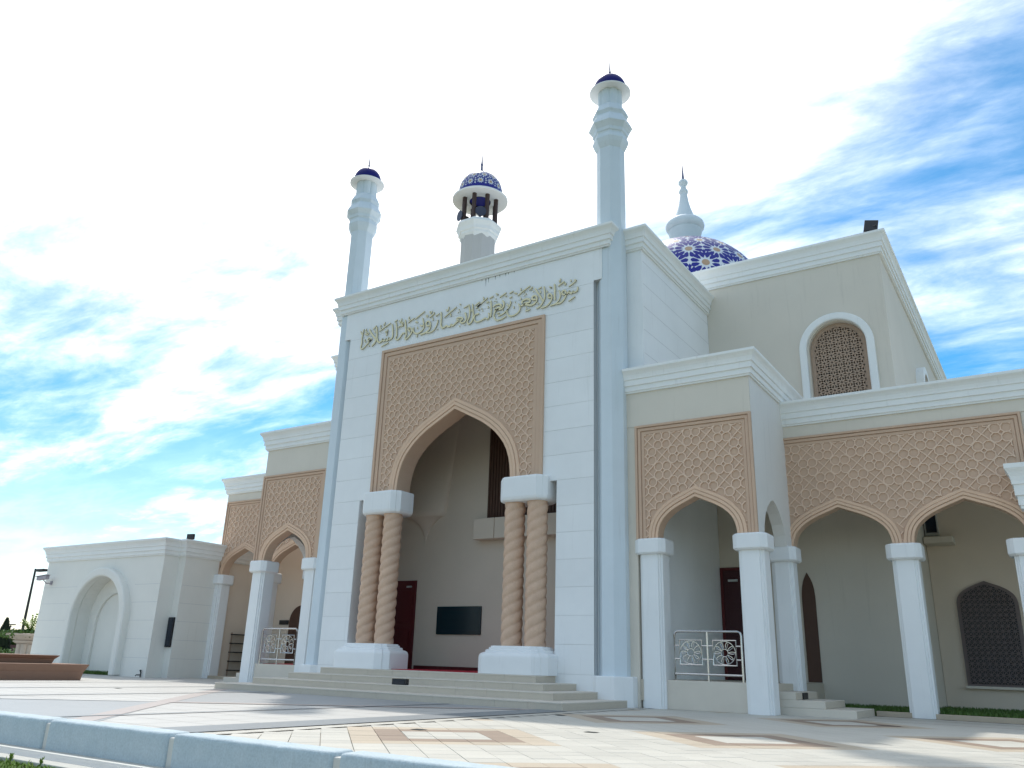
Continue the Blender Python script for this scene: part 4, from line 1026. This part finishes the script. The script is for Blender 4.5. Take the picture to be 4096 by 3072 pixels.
# ------------------------------------------------------------------ minaret tower behind the portal roof
TX, TY = -32.7, 44.3
tw = empty('minaret_tower', 'grey minaret tower with open brown-columned lantern and patterned blue dome', 'minaret', (TX, TY, 0))
def star(r, n=8, k=0.925, z=0, c=(TX,TY)): return [(c[0]+(r if q % 2 == 0 else r*k)*math.cos(math.pi*q/n+math.pi/8), c[1]+(r if q % 2 == 0 else r*k)*math.sin(math.pi*q/n+math.pi/8)) for q in range(2*n)]
obj('shaft', MB().prism([(TX+1.30*math.cos(2*math.pi*k/12+0.3), TY+1.30*math.sin(2*math.pi*k/12+0.3)) for k in range(12)], -0.3, 31.9, 'z'), 'tower_grey', tw, bevel=0.02)
mb = MB(); vs_ = []; fs_ = []; lay = [(1.28,30.95),(1.36,31.1),(1.47,31.25),(1.47,31.42),(1.57,31.5),(1.60,31.75),(1.68,31.9),(1.78,32.08),(1.72,32.18),(1.60,32.32),(1.5,32.42)]
for r_, z in lay: vs_ += [(x, y, z) for x, y in star(r_)]
for i in range(len(lay)-1):
    for k in range(16): fs_.append((i*16+k, i*16+(k+1) % 16, (i+1)*16+(k+1) % 16, (i+1)*16+k))
fs_ += [tuple(reversed(range(16))), tuple((len(lay)-1)*16+k for k in range(16))]
obj('balcony_collar', mb.add(vs_, fs_), 'white_trim', tw, bevel=0.01)
for k in range(8):
    a = 2*math.pi*k/8+0.28
    obj('lantern_column', MB().lathe([(0.17,32.38),(0.17,34.52)], (TX+1.28*math.cos(a), TY+1.28*math.sin(a)), 14), 'pillar_brown', tw, smooth=True)
obj('lantern_disc', MB().lathe([(0.82,34.5),(2.07,34.5),(2.12,34.53),(2.12,34.63),(2.05,34.68),(0.82,34.68)], (TX,TY), 56, cap=False), 'white', tw)
obj('inner_ring', MB().lathe([(0.82,34.48),(0.82,35.4),(0.4,35.8),(0.02,35.9)], (TX,TY), 40, cap=False), 'dark', tw)
ld = obj('lantern_dome', MB().lathe([(1.66,34.66)]+hemi(1.66,35.3,20)[:-1]+[(0.02,36.96)], (TX,TY), 56), 'blue_tile', tw, smooth=True)
def small_tiles():
    w_ = MB(); tn = MB(); R = 1.66; zc_ = 35.3
    def sp(lat, lon, a, b, hh):
        la = lat+b/R; lo = lon+a/(R*max(0.12, math.cos(la))); q = R+hh
        return (TX+q*math.cos(la)*math.cos(lo), TY+q*math.cos(la)*math.sin(lo), zc_+q*math.sin(la))
    for ri, ld_ in enumerate((4, 27, 49, 68)):
        N = (13, 12, 10, 6)[ri]; lat = math.radians(ld_); r_ = 0.31
        for k in range(N):
            lon = 2*math.pi*(k+0.5*(ri % 2))/N
            pts = []
            for q in range(20):
                rr_ = r_*(1.0 if q % 2 == 0 else 0.5); t = math.pi*q/10; pts.append(sp(lat, lon, rr_*math.cos(t), rr_*math.sin(t), 0.006))
            ctr = len(w_.v); w_.add(pts+[sp(lat, lon, 0, 0, 0.008)], [(q, (q+1) % 20, 20) for q in range(20)])
            obj('rosette_tile', MB().add([sp(lat, lon, r_*0.36*math.cos(2*math.pi*q/10), r_*0.36*math.sin(2*math.pi*q/10), 0.016) for q in range(10)], [tuple(range(10))]), 'tile_tan', ld)
            for (a0, b0) in ((0.42, 0.02), (0.0, 0.42), (0.21,0.34), (-0.21,0.34), (0.4,0.2), (0.4,-0.18)):
                pts = [sp(lat, lon, a0+(0.105 if q % 2 == 0 else 0.04)*math.cos(math.pi*q/5), b0+(0.105 if q % 2 == 0 else 0.04)*math.sin(math.pi*q/5), 0.006) for q in range(10)]
                w_.add(pts+[sp(lat, lon, a0, b0, 0.007)], [(q, (q+1) % 10, 10) for q in range(10)])
    tag(obj('star_tiles', w_, 'tile_white', ld), kind='stuff')
small_tiles()
obj('finial', MB().lathe([(0.36,36.9),(0.37,36.94),(0.3,37.0),(0.17,37.12),(0.1,37.35),(0.08,37.7),(0.11,37.85),(0.07,37.95),(0.05,38.2),(0.006,38.95)], (TX,TY), 20), 'finial_metal', tw, smooth=True)
def horn(x, y, ang, label):
    t = empty('loudspeaker', label, 'loudspeaker', (x, y, 32.42), 'horn loudspeakers of the lantern')
    d = Vector((math.cos(ang), math.sin(ang), -0.05)); c = Vector((x, y, 32.95))
    pts = [c-d*0.35, c-d*0.15, c, c+d*0.15, c+d*0.2]
    obj('bell', MB().tube(pts, [0.08,0.12,0.22,0.40,0.42], 20), 'horn', t, smooth=True)
    obj('driver', MB().tube([c-d*0.55, c-d*0.3], 0.13, 12), 'black_metal', t); obj('bracket', MB().tube([(x,y,32.4),(x,y,32.85)], 0.04, 6), 'black_metal', t)
horn(TX-0.85, TY-1.1, math.radians(-115), 'horn loudspeaker at the left edge of the lantern tower')
horn(TX+0.75, TY-0.9, math.radians(-50), 'horn loudspeaker between the right-hand lantern columns')

# ------------------------------------------------------------------ low annex on the left
an = empty('annex', 'low white annex with a deep round-arched niche and cornice', 'annex', (-39.5, 23.6, 0))
AYF = 23.6; NC = -38.9
wall_poly = [(-44.4,0),(-44.4,5.4),(-34.55,5.4),(-34.55,0)] + round_arch(NC, 2.5, 2.05, -0.0)
aw_ = MB().prism(wall_poly, AYF, AYF+0.3)
aw_.box(-44.4, -44.0, AYF+0.3, 33, 0, 5.4); aw_.box(-34.9, -34.55, AYF+0.3, 24.4, 0, 5.4); aw_.box(-34.9, -34.1, 24.4, 24.7, 0, 5.4); aw_.box(-34.5, -34.1, 24.7, 29.6, 0, 5.4)
awall = obj('annex_wall', aw_, 'annex_white', an)
for k, z in enumerate((0.82, 1.63, 2.45, 3.26, 4.07)):
    segs = [(-44.4,-34.55)] if z > 4.9 else [(-44.4,NC-2.42),(NC+2.42,-34.55)]
    for a, b in segs: obj('joint_line', MB().box(a, b, AYF-0.003, AYF+0.01, z-0.006, z+0.006), 'joint', awall)
    obj('joint_line', MB().box(-34.107, -34.097, 24.45, 26.38, z-0.006, z+0.006), 'joint', awall)
obj('niche_frame', MB().band(round_arch(NC, 2.5, 2.42, 0), 0, 0.42, AYF-0.34, AYF+0.1), 'annex_white', an, bevel=0.09, seg=4)
obj('niche_reveal', MB().band(round_arch(NC, 2.5, 2.06, 0), -0.3, 0.02, AYF+0.1, 24.42), 'annex_white', an)
obj('niche_step', MB().prism([(NC-2.06,0),(NC-2.06,2.5)] + [(NC+2.06*math.cos(math.pi*(24-i)/24), 2.5+2.06*math.sin(math.pi*(24-i)/24)) for i in range(1,24)] + [(NC+2.06,2.5),(NC+2.06,0)] + round_arch(NC, 2.3, 1.45, 0), 24.30, 24.42), 'annex_white', an, bevel=0.01)
obj('niche_back', MB().box(NC-2.3, NC+2.3, 24.42, 24.6, 0, 5), 'annex_white', an)
obj('annex_roof', MB().box(-44.39, -34.6, AYF+0.02, 33, 5.4, 5.9), 'annex_white', an); obj('annex_roof', MB().box(-34.61, -34.12, 24.42, 29.6, 5.4, 5.9), 'annex_white', an)
cornice([(-44.4,33),(-44.4,AYF),(-34.55,AYF),(-34.55,24.4),(-34.1,24.4),(-34.1,29.6)], 5.37, 0.76, an)
bxs = empty('wall_box', 'narrow dark blue display box on the annex corner', 'display box', (-34.3, 24.38, 1.3))
obj('case', MB().box(-34.52, -34.14, 24.30, 24.398, 1.31, 2.62), 'black_metal', bxs, bevel=0.02); obj('face', MB().box(-34.48, -34.18, 24.292, 24.30, 1.37, 2.56), 'glass_dark', bxs)
tp = empty('water_tap', 'small dark tap at the foot of the annex wall', 'tap', (-34.82, 23.58, 0))
obj('pipe', MB().tube([(-34.82,23.55,0),(-34.82,23.55,0.22),(-34.8,23.5,0.27)], 0.03, 8), 'black_metal', tp); obj('spout', MB().tube([(-34.8,23.55,0.1),(-34.9,23.4,0.1),(-34.93,23.38,0.05)], 0.025, 8), 'black_metal', tp); obj('handle', MB().lathe([(0.0,0.27),(0.05,0.28),(0.05,0.31),(0,0.32)], (-34.82,23.52), 10), 'black_metal', tp)
cc = empty('security_camera', 'grey security camera on a bracket at the annex corner', 'security camera', (-44.2, 23.6, 4.35))
cb = obj('housing', MB().box(-0.36, 0.36, -0.11, 0.11, -0.10, 0.10), 'cctv', cc, (-43.75, 23.1, 4.52), 0.0, bevel=0.03); cb.rotation_euler = (0, math.radians(-6), math.radians(8))
sb = obj('sun_shield', MB().box(-0.43, 0.40, -0.14, 0.14, 0.10, 0.12), 'cctv', cc, (-43.75, 23.1, 4.52)); sb.rotation_euler = (0, math.radians(-6), math.radians(8))
obj('bracket', MB().tube([(-43.75,23.6,4.30),(-43.7,23.3,4.26),(-43.72,23.1,4.44)], 0.028, 8), 'cctv', cc)
obj('wall_plate', MB().box(-43.83, -43.67, 23.55, 23.6, 4.2, 4.4), 'cctv', cc)

# shoe rack in the left arcade
obj('aisle_wall', MB().box(-34.12, -34.085, 26.42, 29.6, 0, 8.6), 'beige_in', mosque)
sr = empty('shoe_rack', 'dark shelves of a shoe rack inside the left arcade', 'shoe rack', (-33.9, 28.3, 0))
for zz in (0.37, 0.78, 1.19, 1.60, 2.01): obj('shelf', MB().box(-34.08, -33.72, 27.55, 29.2, zz-0.022, zz+0.022), 'black_metal', sr)
for yy in (27.6, 29.15): obj('upright', MB().box(-34.07, -34.03, yy-0.025, yy+0.025, 0, 2.1), 'lattice_tan', sr)
sg = tag(obj('wall_sign', MB().box(-33.0, -32.36, HY-0.07, HY-0.02, 2.58, 2.79), 'print_dark', bevel=0.01), 'small black sign beside the arched door in the left arcade', 'sign')

# ------------------------------------------------------------------ stepped planter at the left
bn = empty('stepped_planter', 'brown two-tiered stone planter at the left edge of the plaza', 'planter', (-32, 12, 0))
def tier(x_face, y_end, z0, z1, lip, m):
    prof = [(0.0, z0), (0.05, z0+(z1-z0)*0.55), (0.07, z0+(z1-z0)*0.6), (lip, z1-0.02), (lip, z1), (-0.6, z1), (-0.6, z0)]
    return obj('tier', MB().sweep(prof, [(x_face-6, y_end), (x_face, y_end), (x_face, 6.0)][::-1] if False else [(x_face, 6.0), (x_face, y_end), (x_face-6, y_end)]), m, bn, bevel=0.015)
tier(-31.05, 18.55, -0.02, 0.56, 0.16, 'bench_brown'); tier(-31.75, 17.75, 0.56, 0.85, 0.16, 'bench_brown')
obj('soil', MB().box(-37.5, -31.3, 6, 18.3, 0.3, 0.55), 'turf', bn); obj('top_cap', MB().box(-37.6, -32.2, 6, 17.5, 0.56, 0.83), 'bench_brown', bn)

# ------------------------------------------------------------------ far left: urn, plants, trees, lamps
def blob(n, c, rad, size, fn=None):
    mb = MB()
    for i in range(n):
        while True:
            p = Vector((random.uniform(-1,1), random.uniform(-1,1), random.uniform(-1,1)))
            if p.length < 1 and (p.length > 0.45 or random.random() < 0.4): break
        q = Vector((c[0]+p.x*rad[0], c[1]+p.y*rad[1], c[2]+p.z*rad[2]))
        d = Vector((random.uniform(-1,1), random.uniform(-1,1), random.uniform(-0.6,1))).normalized()*size*random.uniform(0.6,1.3)
        leaf_quad(mb, q, d, size*0.6, Vector((random.uniform(-1,1), random.uniform(-1,1), random.uniform(-1,1))).normalized())
    return mb
ur = empty('urn_planter', 'stone urn planter on a fluted pedestal behind the annex corner', 'urn planter', (-53.3, 28, 0))
obj('pedestal', lobed(-53.3, 28, 0.55, 0, 1.3, 8, 0.18), 'urn', ur, smooth=True); obj('urn_rim', MB().lathe([(0.5,1.3),(0.75,1.42),(0.78,1.5),(0.7,1.52),(0.9,1.62),(1.25,1.8),(1.3,1.9),(1.1,1.92),(0.1,1.85)], (-53.3,28), 32), 'urn', ur, smooth=True)
hg = tag(obj('trailing_plant', blob(1500, (-53.6,27.9,1.84), (1.4,1.35,0.26), 0.2), 'leaf'), 'trailing green plant spilling over the urn rim', 'plant')
cy_ = empty('cycad', 'spiky bright green cycad growing in the urn', 'plant', (-53.2, 28, 1.95))
for k in range(34):
    a = random.uniform(0, 6.28); L_ = random.uniform(0.9, 1.25); el = random.uniform(0.5, 1.5); mb = MB()
    prev = None
    for q in range(9):
        u = q/8; r_ = L_*u*math.cos(el)*(1+0.2*u); z = 2.0+L_*u*math.sin(el)-0.28*u*u*math.cos(el)
        p = Vector((-53.2+r_*math.cos(a), 28+r_*math.sin(a), z))
        if prev is not None:
            for s_ in (-1, 1):
                sd = Vector((-math.sin(a), math.cos(a), 0.25))*s_*0.16*(1-u*0.7); leaf_quad(mb, prev, sd+(p-prev)*0.8, 0.09)
        prev = p
    obj('frond', mb, 'leaf_bright', cy_)
def conifer(x, y, h, r, label):
    t = empty('conifer_tree', label, 'tree', (x, y, 0))
    obj('trunk', MB().tube([(x,y,-0.3),(x,y,h*0.5)], [0.18,0.08], 8), 'bark', t)
    mb = MB()
    for i in range(3800):
        u = random.random()**1.3; a = random.uniform(0, 6.28); rr_ = r*(1-u)**0.75*random.uniform(0.6,1.03)
        leaf_quad(mb, (x+rr_*math.cos(a), y+rr_*math.sin(a), 0.1+u*(h-0.1)), (math.cos(a)*0.1, math.sin(a)*0.1, random.uniform(0.15,0.35)), 0.12)
    obj('crown', mb, 'leaf_dark', t)
conifer(-78.3, 39, 3.35, 0.85, 'dark pointed conifer tree at the left edge'); 
def tree(x, y, h, r, label, m='leaf_dark', seed=1):
    random.seed(seed)
    t = empty('tree', label, 'tree', (x, y, -0.3), 'trees beyond the plaza')
    obj('trunk', MB().tube([(x,y,-0.3),(x+0.1,y,h*0.35),(x+0.05,y,h*0.6)], [0.28,0.2,0.12], 8), 'bark', t)
    mb = MB()
    for k in range(9):
        a = random.uniform(0, 6.28); d = random.uniform(0.2, 0.75)*r
        b2 = blob(330, (x+d*math.cos(a), y+d*math.sin(a), h*0.62+random.uniform(-0.25,0.28)*h), (r*0.5,r*0.5,h*0.2), 0.42); mb.add(b2.v, b2.f)
    obj('crown', mb, m, t)
tree(-112, 60, 3.3, 3.4, 'round dark green tree behind the urn planter', 'leaf', 11)
tree(-104, 52, 2.7, 2.6, 'bushy green tree between the conifer and the urn', 'leaf', 12)
tree(-96, 45.5, 3.0, 2.2, 'dark bushy tree cut by the left edge', 'leaf_dark', 13)
fw = tag(obj('garden_wall', MB().box(-130, -66, 42.6, 43.0, -0.3, 1.35), 'brick_red'), 'dark red garden wall behind the hedge at left', 'wall')
random.seed(3)
hm = MB()
for k in range(26):
    b2 = blob(150, (-70+k*0.72-8, 33+0.2*math.sin(k), 0.55), (0.75,0.6,0.45+0.12*math.sin(k*1.7)), 0.2); hm.add(b2.v, b2.f)
tag(obj('hedge', hm, 'leaf'), 'low clipped hedge along the far edge of the plaza', 'hedge')
lp = empty('lamp_post', 'tall dark lamp post with a flat head behind the annex', 'lamp post', (-67.65, 35, 0))
obj('pole', MB().tube([(-67.65,35,-0.03),(-67.65,35,7.05)], [0.12,0.075], 10), 'black_metal', lp, smooth=True)
obj('arm', MB().tube([(-67.65,35,6.98),(-67.2,35,6.98)], 0.05, 8), 'black_metal', lp); obj('lamp_head', MB().box(-67.3, -66.15, 34.8, 35.2, 6.8, 7.0), 'black_metal', lp, bevel=0.05)
l2 = empty('lamp_post', 'distant small street lamp above the trees at left', 'lamp post', (-119.2, 60, 0))
obj('pole', MB().tube([(-119.2,60,-0.3),(-119.2,60,4.1)], 0.06, 8), 'black_metal', l2)
for s_ in (-1, 1): obj('lamp_head', MB().box(-119.2+s_*0.5-0.45, -119.2+s_*0.5+0.45, 59.8, 60.2, 3.85+0.12*s_, 4.0+0.12*s_), 'black_metal', l2, bevel=0.04)

# grass beds beside the arcade walls
random.seed(5)
bed = obj('planting_bed', MB().box(-6.8, 8, 26.55, 32.2, -0.02, 0.09), 'turf'); tag(bed, 'grass bed behind the arcade kerb', kind='structure')
gb = MB()
for i in range(16000):
    x = random.uniform(-6.6, 2.5); y = random.uniform(26.6, 29.5 if x < -3.7 else 32)
    a = random.uniform(0, 6.28); l = random.uniform(0.06, 0.16); leaf_quad(gb, (x, y, 0.08), (math.cos(a)*l*0.5, math.sin(a)*l*0.5, l), 0.03)
tag(obj('bed_grass', gb, 'leaf'), 'short green grass in the bed behind the arcade', 'grass', kind='stuff')
gb = MB()
for i in range(1500):
    x = random.uniform(NC-1.9, NC+1.9); y = random.uniform(23.7, 24.3); a = random.uniform(0, 6.28); l = random.uniform(0.05, 0.2)
    leaf_quad(gb, (x, y, 0.0), (math.cos(a)*l*0.5, math.sin(a)*l*0.5, l), 0.035)
tag(obj('niche_grass', gb, 'leaf'), 'low green plants at the foot of the annex niche', 'grass', kind='stuff')
